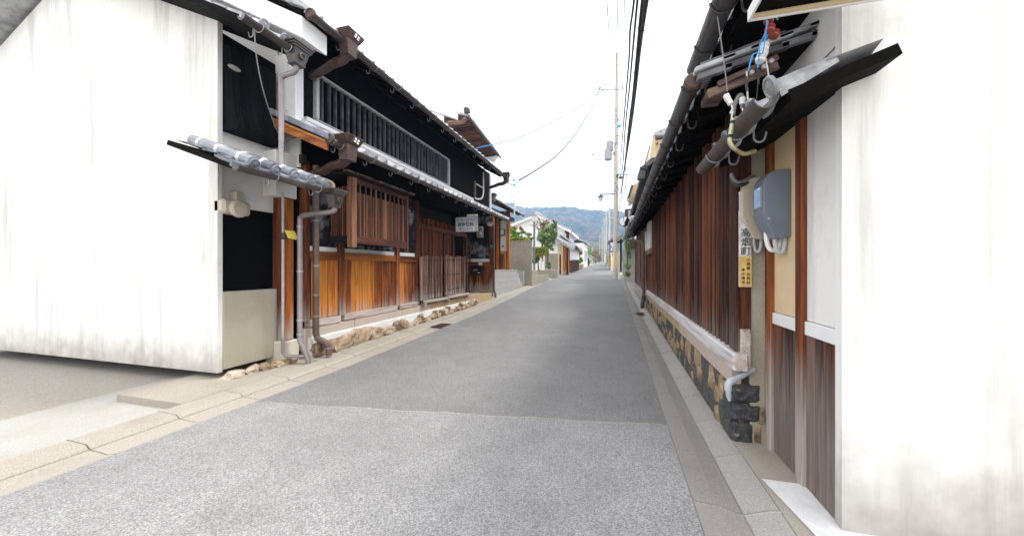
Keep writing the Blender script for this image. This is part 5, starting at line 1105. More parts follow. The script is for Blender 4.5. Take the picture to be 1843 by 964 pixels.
part('end_face', MB().box(fx - 1.0, fx, Y5 - .06, Y5, .8, 2.3), M['door'], lf_)
# rows of far houses, hedges and trees down the street
def far_house(name, label, u0, u1, vt, vr, Y, depth, mw, mr_, ridge=True, side=-1, win=2, cat='house'):
    a, b = at(u0, 480, Y), at(u1, 480, Y); zt = at(u1, vt, Y).z; zr = at(u1, vr, Y).z; zb = gz(Y) - .3
    t = thing(name, label, cat, (a.x, Y, zb))
    part('wall', MB().box(a.x, b.x, Y, Y + depth, zb, zt), mw, t)
    mid = (a.x + b.x) / 2; o = (b.x - a.x) * .08 + .3
    part('roof', MB().prism([(a.x - o, Y - .4, zt), (a.x - o, Y - .4, zt + .2), (mid, Y - .4, zr), (b.x + o, Y - .4, zt + .2), (b.x + o, Y - .4, zt), (mid, Y - .4, zr - .25)], (0, depth + .8, 0)), mr_, t)
    for i in range(win):
        w0 = a.x + (b.x - a.x) * (i + .3) / max(win, 1); f = part('window', MB().box(w0, w0 + (b.x - a.x) * .3 / win, Y - .03, Y + .02, zb + (zt - zb) * .55, zb + (zt - zb) * .85), M['wglass'], t)
    sx = b.x if side < 0 else a.x
    for i in range(3):
        y_ = Y + depth * (.15 + .28 * i); part('window', MB().box(sx - .03, sx + .03, y_, y_ + depth * .15, zb + (zt - zb) * .3, zb + (zt - zb) * .75), M['wglass'], t)
    return t
far_house('white_block', 'plain white two storey building with a pale roof beyond the tiled houses', 1026, 1051, 437, 428, 72, 10, M['white'], M['tile'])
far_house('small_house', 'small brown fronted house below the white two storey building', 1049, 1056, 463, 458, 84, 9, M['greywood'], M['tile'], win=1)
far_house('small_house', 'low pale house with grey roof near the end of the left side', 1052, 1062, 462, 456, 100, 12, M['beige'], M['tile'], win=1)
far_house('small_house', 'tan house with pale roof at the far end of the left side', 1058, 1067, 465, 460, 135, 14, M['tanstone'], M['tile'], win=1)
for (u, v, ru, rv, Y, m, lab) in ((1045, 467, 3.5, 5, 62, 'leafb', 'bright green hedge shrub beside the white building'), (1043, 452, 4, 6, 66, 'leafo', 'yellowing shrub in front of the white building'), (1060, 455, 6, 5, 120, 'leafb', 'light green tree far down the left side'), (1066, 460, 6, 8, 150, 'leafo', 'orange autumn tree far down the street'), (1071, 455, 6, 6, 190, 'leafo', 'second rusty autumn tree at the end of the street'), (1058, 470, 3, 4, 90, 'leafy', 'yellow green bush by the far left kerb'), (1078, 463, 6, 7, 200, 'leafo', 'broad brown tree closing the end of the street'), (1072, 468, 3, 4, 160, 'leaf', 'dark round tree at the vanishing point'), (1086, 462, 5, 6, 210, 'leaf', 'green tree at the end of the street right of the vanishing point'), (1095, 468, 3, 6, 120, 'leafb', 'small green shrub at the foot of the right hand poles'), (1064, 448, 9, 8, 260, 'leafy', 'pale yellow tree on the rise behind the far houses'), (1082, 452, 8, 7, 270, 'leaf', 'large green tree on the rise behind the far poles')):
    d = Y * .96; tree('street_tree', lab, at(u, 474, Y), at(u, v, Y), [crown(u, v, ru, rv, Y), crown(u + ru * .4, v + rv * .3, ru * .7, rv * .7, Y)], M[m], 420, .0035 * d * 1.0, int(u * 3 + Y), .002 * d)
for i, (u, v, Y) in enumerate(((1055.5, 471, 74), (1053, 474, 66), (1049, 476, 58))): pass
solo('roadside_sign', MB().box(at(1054.3, 475, 74).x, at(1057, 475, 74).x, 74, 74.15, at(1055, 474, 74).z, at(1055, 465.5, 74).z), M['whitep'], 'small white board standing by the far left kerb', 'sign')
solo('stone_curb_wall', MB().hexa([(at(1041, 480, 56).x - .5, 56, 1.0), (at(1041, 480, 56).x + .6, 56, 1.0), (at(1051, 478, 78).x, 78, 1.5), (at(1051, 478, 78).x - 1, 78, 1.5), (at(1041, 480, 56).x - .5, 56, 1.95), (at(1041, 480, 56).x + .6, 56, 1.95), (at(1051, 478, 78).x, 78, 2.35), (at(1051, 478, 78).x - 1, 78, 2.35)]), M['tanstone'], 'low stone garden wall under the bright green hedge', 'wall')
# tall house behind the merchant house with brown eave
tl = thing('rear_house', 'white house behind the merchant roof with red brown timbered eave', 'house', (-8, 17, 0))
e0, e1 = at(841, 212, 17), at(897, 283, 23.2)
part('eave', MB().hexa([e0 + Vector((-1.3, 0, -.10)), e0 + Vector((0, 0, -.03)), e1 + Vector((0, 0, -.03)), e1 + Vector((-1.3, 0, -.10)), e0 + Vector((-1.3, 0, .45)), e0 + Vector((0, 0, .08)), e1 + Vector((0, 0, .08)), e1 + Vector((-1.3, 0, .45))]), M['roofwood'], tl)
dr = (e1 - e0)
for i in range(24):
    p = e0 + dr * (i + .5) / 24; part('rafter', MB().beam(p + Vector((-.02, 0, -.06)), p + Vector((-1.3, 0, -.14)), .09, .09), M['post'] if i % 4 == 0 else M['roofwood'], tl)
    part('tile', MB().tube([p + Vector((.06, 0, .14)), p + Vector((-1.6, 0, .78))], .10, 7), M['tile'], tl)
part('gutter', MB().tube([e0 + Vector((.1, -.1, .02)), e1 + Vector((.1, .2, .02))], .06, 8), M['gut'], tl)
w0 = e0 + Vector((-1.3, .6, -.05))
part('gable_wall', MB().prism([(w0.x, w0.y, 3), (w0.x, w0.y, w0.z), (w0.x - 5, w0.y, w0.z + 2.0), (w0.x - 10, w0.y, w0.z), (w0.x - 10, w0.y, 3)], (0, .3, 0)), M['white'], tl)
part('side_wall', MB().hexa([(w0.x - .3, w0.y + .3, 3), (w0.x, w0.y + .3, 3), (e1.x - 1.3, e1.y - .5, 3), (e1.x - 1.6, e1.y - .5, 3), (w0.x - .3, w0.y + .3, w0.z), (w0.x, w0.y + .3, w0.z), (e1.x - 1.3, e1.y - .5, w0.z), (e1.x - 1.6, e1.y - .5, w0.z)]), M['white'], tl)
v0 = at(838, 216, 16.8); sl_ = .45
part('verge_board', MB().prism([(v0.x - .5, 16.7, v0.z + .08), (v0.x - .5, 16.7, v0.z + .42), (v0.x - 6, 16.7, v0.z + .42 + 5.5 * sl_), (v0.x - 6, 16.7, v0.z + .08 + 5.5 * sl_)], (0, .5, 0)), M['white'], tl)
part('end_ornament', MB().lathe([(.0, 0), (.11, .02), (.14, .1), (.09, .25)], e0 + Vector((0, -.25, .35)), (0, 1, 0), 12).box(e0.x - .1, e0.x + .18, e0.y - .2, e0.y, e0.z + .2, e0.z + .38), M['gut'], tl)
part('end_bracket', MB().tube(catmull([e0 + Vector((-.0, -.1, -.05)), e0 + Vector((-.3, -.1, -.25)), e0 + Vector((-.9, -.1, -.2)), e0 + Vector((-1.3, -.1, -.4))], 4), .12, 8), M['greywood'], tl)
c = at(885, 285, 22.5); part('end_board', MB().beam(at(875, 276, 22.6), at(893, 288, 22.6), .05, .5), M['white'], tl)
# ------------------------------------------------------------------ right side beyond the batten house
B2 = thing('grey_board_house', 'weathered grey board house beyond the dark downpipe with scalloped low eave', 'house', (.97, 12.4, .2))
def W_(name, mb, m, bevel=0, **k): return part(name, mb, m, B2, bevel, **k)
W_('core_wall', MB().box(1.02, 6, 12.1, 18.6, .1, 4.6), M['void'])
y = 12.15
while y < 18.4:
    L = R.uniform(.16, .26); mb = MB(); mb.box(.98, 1.01, y + .004, y + L - .004, gz(y) + .35, 2.75); link('wall_board', mb.mesh('wall_board', (.98, y, .5)), M['red'] if R.random() < .55 else M['greywood'], B2, (.98, y, .5)); y += L
for y_ in (12.2, 14.6, 17.2, 18.45): W_('post', MB().box(.95, 1.03, y_ - .06, y_ + .06, gz(y_) + .2, 2.8), M['post' if y_ < 15 else 'greywood'], .004)
W_('sill_beam', MB().hexa([(.93, 12.1, .42), (1.03, 12.1, .42), (1.03, 18.6, .56), (.93, 18.6, .56), (.93, 12.1, .55), (1.03, 12.1, .55), (1.03, 18.6, .69), (.93, 18.6, .69)]), M['sill'])
W_('base', MB().hexa([(.94, 12.1, .1), (1.03, 12.1, .1), (1.03, 18.6, .2), (.94, 18.6, .2), (.94, 12.1, .41), (1.03, 12.1, .41), (1.03, 18.6, .55), (.94, 18.6, .55)]), M['conc'])
roof(B2, .56, 2.98, 12.35, 19.4, .32, 1.0, 1, .265, m=M['tile'], eave='disc', back=False, wallx=1.0)
gutter(B2, .50, 2.93, 12.4, 19.4, .05, m=M['gutr'], hooks=[12.7 + .6 * i for i in range(11)], side=1)
roof(B2, 1.08, 5.02, 13.4, 26, .35, 2.6, 1, .265, m=M['tiled'], eave='disc', wallx=1.6)
gutter(B2, 1.02, 4.96, 13.4, 26, .055, m=M['gutr'], hooks=[13.8 + .75 * i for i in range(16)], side=1)
W_('upper_wall', MB().box(1.6, 5.5, 13.7, 25.6, 3.4, 5.6), M['void'])
W_('gable_wall', MB().prism([(1.35, 13.6, 3.6), (1.35, 13.6, 5.2), (3.4, 13.6, 5.95), (5.5, 13.6, 5.2), (5.5, 13.6, 3.6)], (0, .09, 0)), M['cream'])
orn = at(1156, 310, 13.3)
W_('ridge_ornament', MB().lathe([(.0, 0), (.10, .02), (.13, .08), (.08, .3)], orn, (0, 1, 0), 12).box(orn.x - .15, orn.x + .1, 13.3, 13.6, orn.z - .22, orn.z - .05).box(orn.x - .08, orn.x + .2, 13.3, 13.6, orn.z + .08, orn.z + .2), M['tiled'], .01)
for i in range(8):
    p = at(1156 + i * 2.6, 302 - i * 2.2, 13.3 + 0 * i); W_('verge_tile', MB().box(p.x - .05, p.x + .12, 13.2, 13.45, p.z - .04, p.z + .03), M['tiled'], .006)
# cream houses higher up
ch = thing('cream_house', 'cream upper storey with grey roof rising behind the right hand eaves', 'house', at(1185, 290, 25))
c0, c1 = at(1174, 292, 25), at(1235, 247, 25); e_ = at(1168, 292, 24.4)
part('wall', MB().box(c0.x + .15, c1.x, 25, 31, 3, c1.z), M['cream'], ch); part('side_trim', MB().box(c0.x + .02, c0.x + .14, 24.6, 31, at(1170, 288, 25).z, at(1176, 246, 25).z), M['cream'], ch)
part('barge_board', MB().beam(at(1167.5, 288, 24.5), at(1175, 241, 24.5), .12, .10), M['alu'], ch)
r0, r1, r2 = at(1174.5, 241, 24.5), at(1181, 235, 24.5), at(1240, 230, 24.5)
part('roof', MB().prism([tuple(r0), tuple(r1), (r2.x, 24.5, r1.z + .5), (r2.x, 24.5, r0.z - .1), (r0.x, 24.5, r0.z - .1)], (0, 7, 0)), M['tile'], ch)
for i in range(9):
    p = r0 + Vector((.25 + i * .25, -.03, .02 + min(i, 3) * .07)); part('tile', MB().beam(p, p + Vector((0, .5, .02)), .16, .10), M['tile'], ch)
part('lamp', MB().lathe([(.0, 0), (.07, .03), (.05, .14)], at(1183, 259, 24.9), (0, -1, 0), 8), M['gut'], ch)
bw = thing('cream_bay', 'small yellow cream overhanging bay with a grey gutter beyond the dark eave', 'house bay', at(1138, 350, 34))
p0, p1, p2, p3 = at(1132, 354, 32), at(1139, 334, 32), at(1150, 326, 32), at(1144, 348, 32)
part('soffit', MB().prism([p0, p1, p2, p3], (.1, 5, 0)), M['cream'], bw); part('gutter', MB().tube([at(1130.5, 357, 31.8), at(1138, 333, 31.8)], .09, 8), M['gutr'], bw)
part('downpipe', MB().tube(catmull([at(1130.5, 355, 31.8), at(1129.5, 360, 31.8), at(1132, 363, 31.8), at(1136, 364, 31.8)], 3), .04, 8), M['gut'], bw); part('wall', MB().box(p1.x + .4, p1.x + 5, 33, 37, 3, p1.z + .4), M['white'], bw)
# framed sign, mirror, posts, fence
fs_ = thing('framed_sign', 'white sign in a rust brown frame above the round traffic mirror', 'sign', at(1130, 398, 33))
a, b = at(1124.5, 405, 33), at(1137, 376, 33)
part('panel', MB().box(a.x + .25, b.x, 33.0, 33.2, a.z + .25, b.z - .1), M['whitep'], fs_)
part('frame', MB().box(a.x, a.x + .28, 32.9, 33.4, a.z, b.z).box(a.x + .28, b.x, 32.9, 33.4, a.z, a.z + .22).box(a.x + .28, b.x, 32.9, 33.4, b.z - .1, b.z), M['copper'], fs_)
part('post', MB().beam(at(1131, 490, 33.2), at(1131, 404, 33.2), .12, .12), M['gut'], fs_)
cm = thing('traffic_mirror', 'round convex traffic mirror on a grey post beside the concrete pole', 'mirror', at(1124, 498, 23))
c = at(1123.5, 398.5, 23)
part('mirror', MB().lathe([(.30, 0), (.29, -.012), (.22, -.022), (.12, -.028), (.0, -.03)], c, (0, 1, 0), 24), M['mirror'], cm)
part('rim', MB().tube(arc(c, .305, 0, 2 * pi, 24, (1, 0, 0), (0, 0, 1)), .018, 6, False), M['gut'], cm)
part('back', MB().lathe([(.30, .002), (.2, .07), (.05, .1)], c, (0, 1, 0), 16), M['tanstone'], cm)
part('post', MB().tube([at(1124.5, 499, 23.15), at(1124.5, 398, 23.15)], .045, 8), M['galv'], cm)
wh = thing('tile_roof_fence', 'board fence with red brown tiled coping behind the traffic mirror', 'fence', at(1130, 490, 26))
a, b = at(1122, 486, 26), at(1139, 447, 26)
part('wall', MB().box(a.x, b.x + .3, 26, 26.2, .4, b.z), M['conc'], wh); c0 = at(1123, 447, 25.8); c1 = at(1140, 427, 25.8)
part('coping', MB().hexa([(c0.x, 25.6, c0.z), (c1.x + .3, 25.6, c0.z), (c1.x + .3, 26.6, c0.z), (c0.x, 26.6, c0.z), (c0.x + .15, 26.0, c1.z - .1), (c1.x + .3, 26.0, c1.z - .1), (c1.x + .3, 26.3, c1.z - .1), (c0.x + .15, 26.3, c1.z - .1)]), M['copper'], wh)
rp = thing('low_roof', 'white edged low roof just right of the concrete pole', 'roof', at(1117, 432, 28))
a, b = at(1110, 430, 28), at(1122, 422, 28); part('roof', MB().prism([(a.x, 28, a.z), (a.x, 28, a.z + .12), (b.x, 28, b.z + .12), (b.x, 28, b.z)], (0, 4, 0)), M['tile'], rp)
part('beam', MB().beam(at(1111, 436, 28), at(1122, 433, 28), .1, .14), M['dark'], rp)
part('post', MB().beam(at(1117.5, 490, 28.1), at(1117.5, 430, 28.1), .14, .14), M['dark'], rp)
part('white_wall', MB().box(at(1112.5, 480, 28.3).x, at(1115.8, 480, 28.3).x, 28.3, 30, .5, at(1114, 452, 28.3).z), M['white'], rp)
for u, lab in ((1121.5, 'pale square post right of the dark timber post'), ): solo('boundary_post', MB().beam(at(u, 494, 24), at(u, 452, 24), .10, .10), M['conc'], lab, 'post')
tree('garden_bush', 'sparse green bush with bare twigs between the mirror post and the board house', at(1131, 497, 22), at(1131, 450, 22), [crown(1129, 440, 6, 9, 22), crown(1133, 460, 5, 10, 22), crown(1130, 478, 6, 10, 22), crown(1126, 428, 5, 5, 22)], M['leafb'], 620, .055, 51, .03, 'bush')
tree('garden_bush', 'yellow leaved ground bush at the foot of the mirror post', at(1130, 499, 21), at(1129, 492, 21), [crown(1130, 493, 5, 5, 21)], M['leafy'], 420, .05, 52, .02, 'bush')
bn = thing('blue_banner', 'blue and white banner hanging beyond the concrete pole', 'banner', at(1099, 447, 48))
for i in range(4): p = at(1097.5 + (i % 2) * 2.2, 440 + i * 4.2, 48); part('flag', MB().box(p.x - .11, p.x + .11, 48, 48.03, p.z - .12, p.z + .12), M['banner'], bn)
part('cord', MB().tube([at(1098.5, 436, 48.04), at(1098.5, 458, 48.04)], .02, 5), M['whitep'], bn)
far_house('right_row_house', 'white walled house with dark roof half hidden by the concrete pole', 1099, 1109, 436, 428, 52, 16, M['white'], M['tiled'], side=1, win=1)
far_house('right_row_house', 'low brown house behind the second pole on the right', 1097, 1104, 452, 446, 80, 20, M['greywood'], M['tiled'], side=1, win=1)
far_house('right_row_house', 'small pale house at the far end of the right row', 1094, 1100, 460, 455, 120, 22, M['beige'], M['tile'], side=1, win=1)
# ------------------------------------------------------------------ utility poles and cables
YP = 29.6
p0, p1 = at(1107.3, 501, YP), at(1111, 96, YP)
up = thing('utility_pole', 'tall concrete utility pole with transformers and a yellow guard on the right kerb', 'utility pole', tuple(p0))
dp = p1 - p0; PP = lambda v: p0 + dp * ((501 - v) / (501 - 96))
part('pole', MB().tube([p0, p0.lerp(p1, .5), p1], [.195, .165, .125], 16), M['polec'], up)
for i in range(5): 
    q = radians(180 + 36 * i - 72 + 90); c = PP(482) + Vector((.2 * cos(q), .2 * sin(q), 0)); part('guard_strip', MB().beam(PP(483) + Vector((.2 * cos(q), .2 * sin(q), 0)), PP(454.5) + Vector((.198 * cos(q), .198 * sin(q), 0)), .075, .03, (cos(q), sin(q), 0)), M['yel'] if i % 2 == 0 else M['whitep'], up)
part('guard', MB().tube([PP(483.5), PP(454)], .2, 14), M['yel'], up)
for v in (436, 418, 409, 398, 383, 366, 350, 338, 322, 306, 240, 232, 200, 170): part('band', MB().tube([PP(v), PP(v - .7)], .185 - (436 - v) * .00018, 12), M['galv'], up)
stp = MB().tube([(-.3, 0, 0), (.3, 0, 0)], .012, 5).mesh('step_bolt')
for i in range(22): c = PP(440 - i * 13.5); link('step_bolt', stp, M['galv'], up, tuple(c))
def crossarm(t, v, u0, u1, yd=-.15, ins=True):
    a, b = at(u0, v + .8, YP + yd), at(u1, v - .6, YP + yd); part('crossarm', MB().beam(a, b, .07, .07), M['galv'], t)
    if ins:
        for k_ in (.03, .35, .62, .97): c = a.lerp(b, k_); part('insulator', MB().lathe([(.03, 0), (.06, .04), (.04, .09), (.06, .13), (.02, .2)], c + Vector((0, 0, .03)), (0, 0, 1), 8), M['insulred' if k_ in (.03, .97) else 'insul'], t)
crossarm(up, 161, 1078, 1122); crossarm(up, 279, 1066, 1106); crossarm(up, 314, 1106, 1141, ins=False)
crossarm(up, 215, 1103, 1118, ins=False); crossarm(up, 257, 1104, 1114, ins=False)
for (u, v0, v1, rr_) in ((1097.5, 272, 254, .27), (1094.5, 288, 268, .29)):
    c = at(u, v0, YP - .1); h = at(u, v1, YP - .1).z - c.z
    part('transformer', MB().lathe([(rr_ * .9, 0), (rr_, .04), (rr_, h * .86), (rr_ * 1.06, h * .87), (rr_ * 1.06, h * .9), (rr_ * .7, h), (.02, h * 1.02)], c, (0, 0, 1), 18), M['metalgrey'], up)
    for k_ in (-.12, .12): part('bushing', MB().lathe([(.03, 0), (.055, .05), (.03, .1), (.05, .15), (.02, .22)], c + Vector((k_, 0, h)), (0, 0, 1), 8), M['insul'], up)
c = at(1075, 287, YP - .15); part('arrester', MB().lathe([(.03, -.12), (.11, -.05), (.12, .08), (.05, .16), (.03, .3)], c, (0, 0, 1), 10), M['insul'], up)
for i in range(26):                                            # tangle of drop wires and clamps on the pole
    v = R.uniform(200, 250) if i < 14 else R.uniform(300, 345); c = PP(v); q = R.uniform(0, 6.28); a = c + Vector((.16 * cos(q), .16 * sin(q), 0)); b = a + Vector((R.uniform(-.25, .3), R.uniform(-.3, .1), R.uniform(-.9, .5)))
    part('drop_wire', MB().tube(catmull([a, a.lerp(b, .5) + Vector((R.uniform(-.15, .25), -.1, -.15)), b], 4), .014, 5), M['cable'] if i % 3 else M['tealwire'], up)
for (u, v, m) in ((1115, 229, 'tealwire'), (1112, 229, 'tealwire'), (1114, 321, 'insulred'), (1110, 318, 'cable'), (1117, 322, 'copper')):
    c = at(u, v, YP - .2); part('clamp', MB().beam(c, c + Vector((.12, 0, .18)), .14, .12), M[m], up, .02)
solo('guy_bracket', MB().tube(arc(PP(478), .26, 0, 2 * pi, 14, (1, 0, 0), (0, 1, 0)), .01, 5, False), M['galv'], 'thin metal hoop round the yellow guard of the nearest pole', 'bracket')
la = thing('hanging_street_lamp', 'dark lantern street lamp hanging on an arm left of the concrete pole', 'street lamp', at(1081, 352, YP))
part('arm', MB().beam(at(1106, 349, YP - .1), at(1079, 350, YP - .1), .06, .07), M['gut'], la); part('brace', MB().tube([at(1106, 340, YP - .1), at(1100, 349, YP - .1)], .02, 6), M['gut'], la)
c = at(1081, 362, YP - .1); h = .44
part('lantern', MB().lathe([(.09, 0), (.17, .34)], c, (0, 0, 1), 6), M['whitep'], la); part('roof', MB().lathe([(.27, .33), (.25, .37), (.06, .47), (.03, .54)], c, (0, 0, 1), 6), M['gut'], la)
for i in range(6): q = i * pi / 3 + .0; part('glazing_bar', MB().tube([c + Vector((.09 * cos(q), .09 * sin(q), 0)), c + Vector((.172 * cos(q), .172 * sin(q), .34))], .012, 4), M['gut'], la)
FP = []
for (ub, Y, vt, arms, lab) in ((1096.3, 56, 372, 2, 'second concrete utility pole, just left of the nearest one'), (1090.5, 82, 381, 2, 'third utility pole down the right side of the street'), (1087.3, 112, 392, 3, 'fourth utility pole with many small crossarms near the vanishing point'), (1083.5, 150, 408, 2, 'short distant utility pole before the wooded hill'), (1079.5, 200, 424, 1, 'smallest distant utility pole at the vanishing point')):
    b0, b1 = at(ub, 470, Y), at(ub + (.6 if Y < 90 else 0), vt, Y); b0.z = gz(Y)
    t = thing('utility_pole', lab, 'utility pole', tuple(b0)); part('pole', MB().tube([b0, b1], [.19, .12], 8), M['polec'], t)
    for k_ in range(arms):
        c = b0.lerp(b1, .96 - .14 * k_); part('crossarm', MB().beam(c + Vector((-1.0, -.2, 0)), c + Vector((.8, -.2, 0)), .09, .09), M['galv'], t)
    if Y < 120: c = b0.lerp(b1, .7); part('transformer', MB().lathe([(.28, 0), (.28, .7), (.1, .8)], c + Vector((-.45, -.1, 0)), (0, 0, 1), 10), M['metalgrey'], t)
    if Y < 90: part('guard', MB().tube([b0.lerp(b1, .06), b0.lerp(b1, .22)], .205, 8), M['yel' if Y < 60 else 'whitep'], t)
    FP.append((b0, b1))
for (ub, Y, vt, lab) in ((1066, 210, 443, 'thin pale pole on the left of the street end'), (1057, 190, 446, 'thin pale pole above the far left houses')):
    b0, b1 = at(ub, 470, Y), at(ub, vt, Y); b0.z = gz(Y); solo('lamp_pole', MB().tube([b0, b1], [.2, .14], 6), M['polec'], lab, 'pole')
def cable(lab, pts, r, m='cable', n=6, lashed=False):
    pp_ = catmull([at(u, v, Y) for u, v, Y in pts], n); t = thing('overhead_cable', lab, 'cable', tuple(pp_[0]), 'overhead cables along the right side')
    part('sheath', MB().tube(pp_, r, 7), M[m], t); return t, pp_
t, pp_ = cable('thickest black overhead cable, rightmost of the bundle at the top', [(1181, -110, 5.3), (1162, 10, 6.7), (1150.8, 90, 8.4), (1142.5, 169, 11), (1134.5, 233, 14.2), (1125, 295, 20), (1117.5, 349, 28.5)], .042)
for i in (3, 9, 15, 21): c = pp_[min(i, len(pp_) - 2)]; part('cable_hanger', MB().tube([c + Vector((-.10, 0, .05)), c + Vector((-.05, 0, -.05)), c + Vector((.05, 0, -.05)), c + Vector((.13, 0, .06))], .007, 5), M['cable'], t)
cable('thin white messenger wire beside the thickest overhead cable', [(1172, -110, 5.3), (1157.5, 10, 6.7), (1141, 160, 10.8), (1126, 290, 19.5)], .011, 'wire')
cable('second overhead cable from the right in the black bundle', [(1170, -110, 5.3), (1154.5, 10, 6.7), (1139, 169, 11), (1131, 233, 14.2), (1122, 320, 22)], .024)
cable('middle overhead cable of the black bundle', [(1160, -110, 5.3), (1146.3, 10, 6.7), (1132.5, 160, 10.8), (1125, 233, 14.2), (1120, 305, 20), (1115, 318, 28.5)], .022)
cable('fourth overhead cable with small clamps, left in the black bundle', [(1152, -110, 5.3), (1140, 10, 6.7), (1134, 55, 7.5), (1132.5, 100, 8.8), (1127.5, 160, 10.8), (1120, 250, 16), (1115, 312, 28.5)], .02)
cable('fine grey wire left of the black bundle', [(1124.5, -110, 6), (1123.5, 10, 8), (1122.5, 100, 12), (1121.5, 161, 29.4)], .010, 'wire')
cable('fine grey wire ending on the main pole top', [(1113, -110, 6), (1112, 10, 8), (1110.5, 70, 11), (1109, 161, 29.4)], .011, 'wire')
cable('fine wire coming down steeply from the upper left to the main pole', [(1087, -110, 6), (1092.8, 10, 8), (1097.5, 75, 12), (1101.5, 119, 18), (1104, 161, 29.4)], .011, 'wire')
cable('faintest wire, furthest left of those at the top of the sky', [(1068, -110, 6), (1071, 10, 8), (1078, 160, 29.4)], .004, 'wire')
cable('slack black drop cable looping beside the main pole', [(1125, 298, 20), (1127, 316, 21), (1125.5, 340, 22), (1121, 348, 23), (1117, 360, 26), (1112, 392, 28.5)], .018)
for (lab, pts, r) in (('long wire sagging from the pole to the end of the merchant eave', [(1092, 132, 29.3), (1080, 160, 28), (1066, 190, 26), (1040, 235, 22), (1005, 277, 18), (965, 306, 15), (935, 324, 12.8)], .03), ('faint straight wire from the pole to the roof behind the merchant house', [(1088, 160, 29.3), (1040, 195, 28), (980, 227, 26), (930, 249, 24), (880, 262, 22)], .024), ('fine level wire crossing the sky right of the merchant eave', [(1010, 316, 20), (970, 322, 16), (935, 329, 12.9)], .010)):
    pp_ = catmull([at(u, v, Y) for u, v, Y in pts], 5); tag(link('overhead_wire', MB().tube(pp_, r, 6).mesh('overhead_wire', pp_[0]), M['cable'], None, pp_[0]), lab, 'wire', 'wires crossing the street')
solo('blue_sleeve', MB().tube([at(858, 267, 16), at(868, 264, 16), at(884, 261, 16)], .02, 6), M['bluewire'], 'bright blue sleeve on the wire above the merchant roof', 'wire sleeve')
ih = thing('insulator_rack', 'small wire rack with pale insulators at the end of the merchant eave', 'insulators', at(925, 328, 12.7))
for (a, b, c_, d_) in ((913, 322, 925, 325), (913, 331, 925, 332), (925, 325, 934, 323), (925, 333, 934, 329), (925, 322, 925, 335)): part('rod', MB().tube([at(a, b, 12.7), at(c_, d_, 12.7)], .012, 6), M['wire'], ih)
for (u, v) in ((920, 333), (925, 334), (925, 324), (933, 326)): part('insulator', MB().lathe([(.02, -.03), (.04, 0), (.02, .04)], at(u, v, 12.7), (0, 0, 1), 8), M['tealwire' if u == 925 else 'insul'], ih)
# ------------------------------------------------------------------ hills
kf = NT('wooded_hillside', .95, 0, .1); f1 = kf.noise(.014, 8, rough=.75); f2 = kf.noise(.05, 6, rough=.8); f3 = kf.noise(.006, 3)
c_ = kf.ramp(f2, [(.38, (.003, .006, .004)), (.47, (.02, .04, .022)), (.54, (.07, .095, .045)), (.64, (.22, .19, .11))])
c_ = kf.mix(kf.rng(f1, .48, .6, 0, .8), c_, kf.ramp(f2, [(.38, (.06, .03, .015)), (.6, (.32, .22, .12))])); c_ = kf.mix(kf.rng(f3, .4, .65, 0, .4), c_, (.04, .08, .03)); kf.bump(f2, 1.0, 8)
M['hill'] = kf.done(c_)
RID = [(-400, 470), (0, 455), (400, 420), (700, 388), (860, 374), (918, 371), (932, 375), (950, 377), (967, 378), (985, 376), (1000, 374), (1015, 375), (1030, 378), (1050, 382), (1070, 385), (1090, 386), (1108, 386), (1125, 390), (1145, 400), (1200, 412), (1350, 425), (1700, 445), (2300, 470)]
def rid(u):
    for (a, b), (c, d) in zip(RID, RID[1:]):
        if a <= u <= c: t = (u - a) / (c - a); t = t * t * (3 - 2 * t); return b + (d - b) * t
    return 470
def hills(name, Yd0, Yd1, fz, nj, us, seed, amp, m):
    mb = MB(); n = len(us)
    for j in range(nj + 1):
        t = j / nj; Y = Yd0 + (Yd1 - Yd0) * t
        for u in us:
            c = at(u, 482, Y); h = fz(u, t, Y); q = Vector((c.x * .009, Y * .009, seed)); s_ = Vector((c.x * .05, Y * .05, seed))
            h += amp * (noise.fractal(q, 1.0, 2.0, 5) * 14 + noise.noise(s_) * 4 + noise.noise(s_ * 2.3) * 3) * min(1, t * 5)
            mb.v.append((c.x, Y, max(h, 1)))
    for j in range(nj):
        for i in range(n - 1): mb.f.append((j * n + i, j * n + i + 1, (j + 1) * n + i + 1, (j + 1) * n + i)); mb.sm.append(True)
    return struct(name, mb, m)
us = [-400 + i * 30 for i in range(42)] + [860 + i * 1.6 for i in range(200)] + [1180 + i * 30 for i in range(36)]
def topz(u, Y): c = at(u, rid(u), Y); return c.z
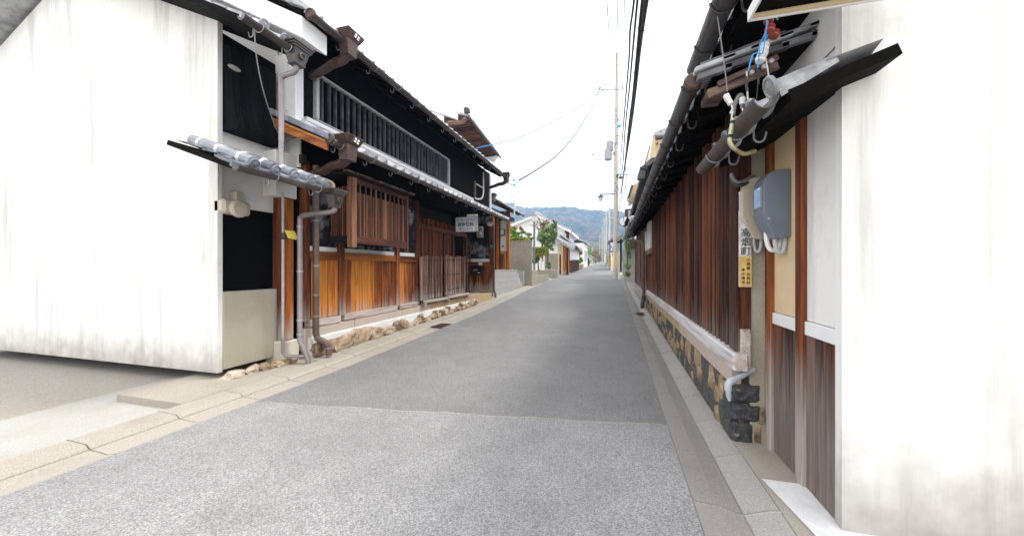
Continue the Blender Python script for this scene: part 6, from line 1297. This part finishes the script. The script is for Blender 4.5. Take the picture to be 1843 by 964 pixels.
hills('hills', 520, 1300, lambda u, t, Y: 4 + (topz(u, 1300) - 16) * (1 - (1 - min(t / .93, 1)) ** 1.5) - max(0, t - .93) * 900, 90, us, 3.3, 1.0, M['hill'])
hills('foothill', 300, 620, lambda u, t, Y: 5 + (20 + 14 * math.exp(-((u - 1045) / 60) ** 2)) * sin(pi * min(1, t * .8)) , 40, us, 9.1, .5, M['hill'])
# haze
hz = MB().box(-3600, 3600, -40, 3600, -2, 330); hm = bpy.data.materials.new('haze_air'); hm.use_nodes = True; ht = hm.node_tree; ht.nodes.clear()
pv = ht.nodes.new('ShaderNodeVolumePrincipled'); pv.inputs['Color'].default_value = (.46, .67, 1, 1); pv.inputs['Density'].default_value = .00058; pv.inputs['Anisotropy'].default_value = 0
ho = ht.nodes.new('ShaderNodeOutputMaterial'); ht.links.new(pv.outputs[0], ho.inputs['Volume'])
o = link('haze', hz.mesh('haze'), hm); o['kind'] = 'stuff'

# weeds and moss in the joints
def weeds(name, pts, n, h, m, seed):
    r_ = random.Random(seed); mb = MB()
    for i in range(n):
        x, y, z = pts(r_); a = r_.uniform(0, 6.28); w_ = h * .12; t = Vector((cos(a), sin(a), 0)) * h * r_.uniform(.1, .7) + Vector((0, 0, h * r_.uniform(.4, 1))); s_ = Vector((-sin(a), cos(a), 0)) * w_; b = Vector((x, y, z))
        mb.add([b - s_, b + s_, b + s_ * .6 + t * .6, b - s_ * .6 + t * .6, b + t], [(0, 1, 2, 3), (3, 2, 4)])
    return tag(link(name, mb.mesh(name), m), kind='stuff')
def patchy(r_, y0, y1, fx):
    while True:
        y = r_.uniform(y0, y1)
        if noise.noise(Vector((y * 2.3, fx(0) * 5, 1))) > .12: return fx(y) + r_.gauss(0, .008), y, gz(y) + .012
weeds('joint_moss', lambda r_: patchy(r_, 3.3, 24, lambda y: RKX(y) + .462), 1500, .022, M['leafy'], 1)
weeds('joint_weeds', lambda r_: patchy(r_, 2.9, 13, lambda y: lk(y) - .60), 700, .035, M['leafb'], 2)
weeds('kerb_moss', lambda r_: (lambda p: (p[0], p[1], p[2] - .010))(patchy(r_, 1.2, 20, lambda y: RKX(y) - .002)), 1600, .010, M['moss'], 3)
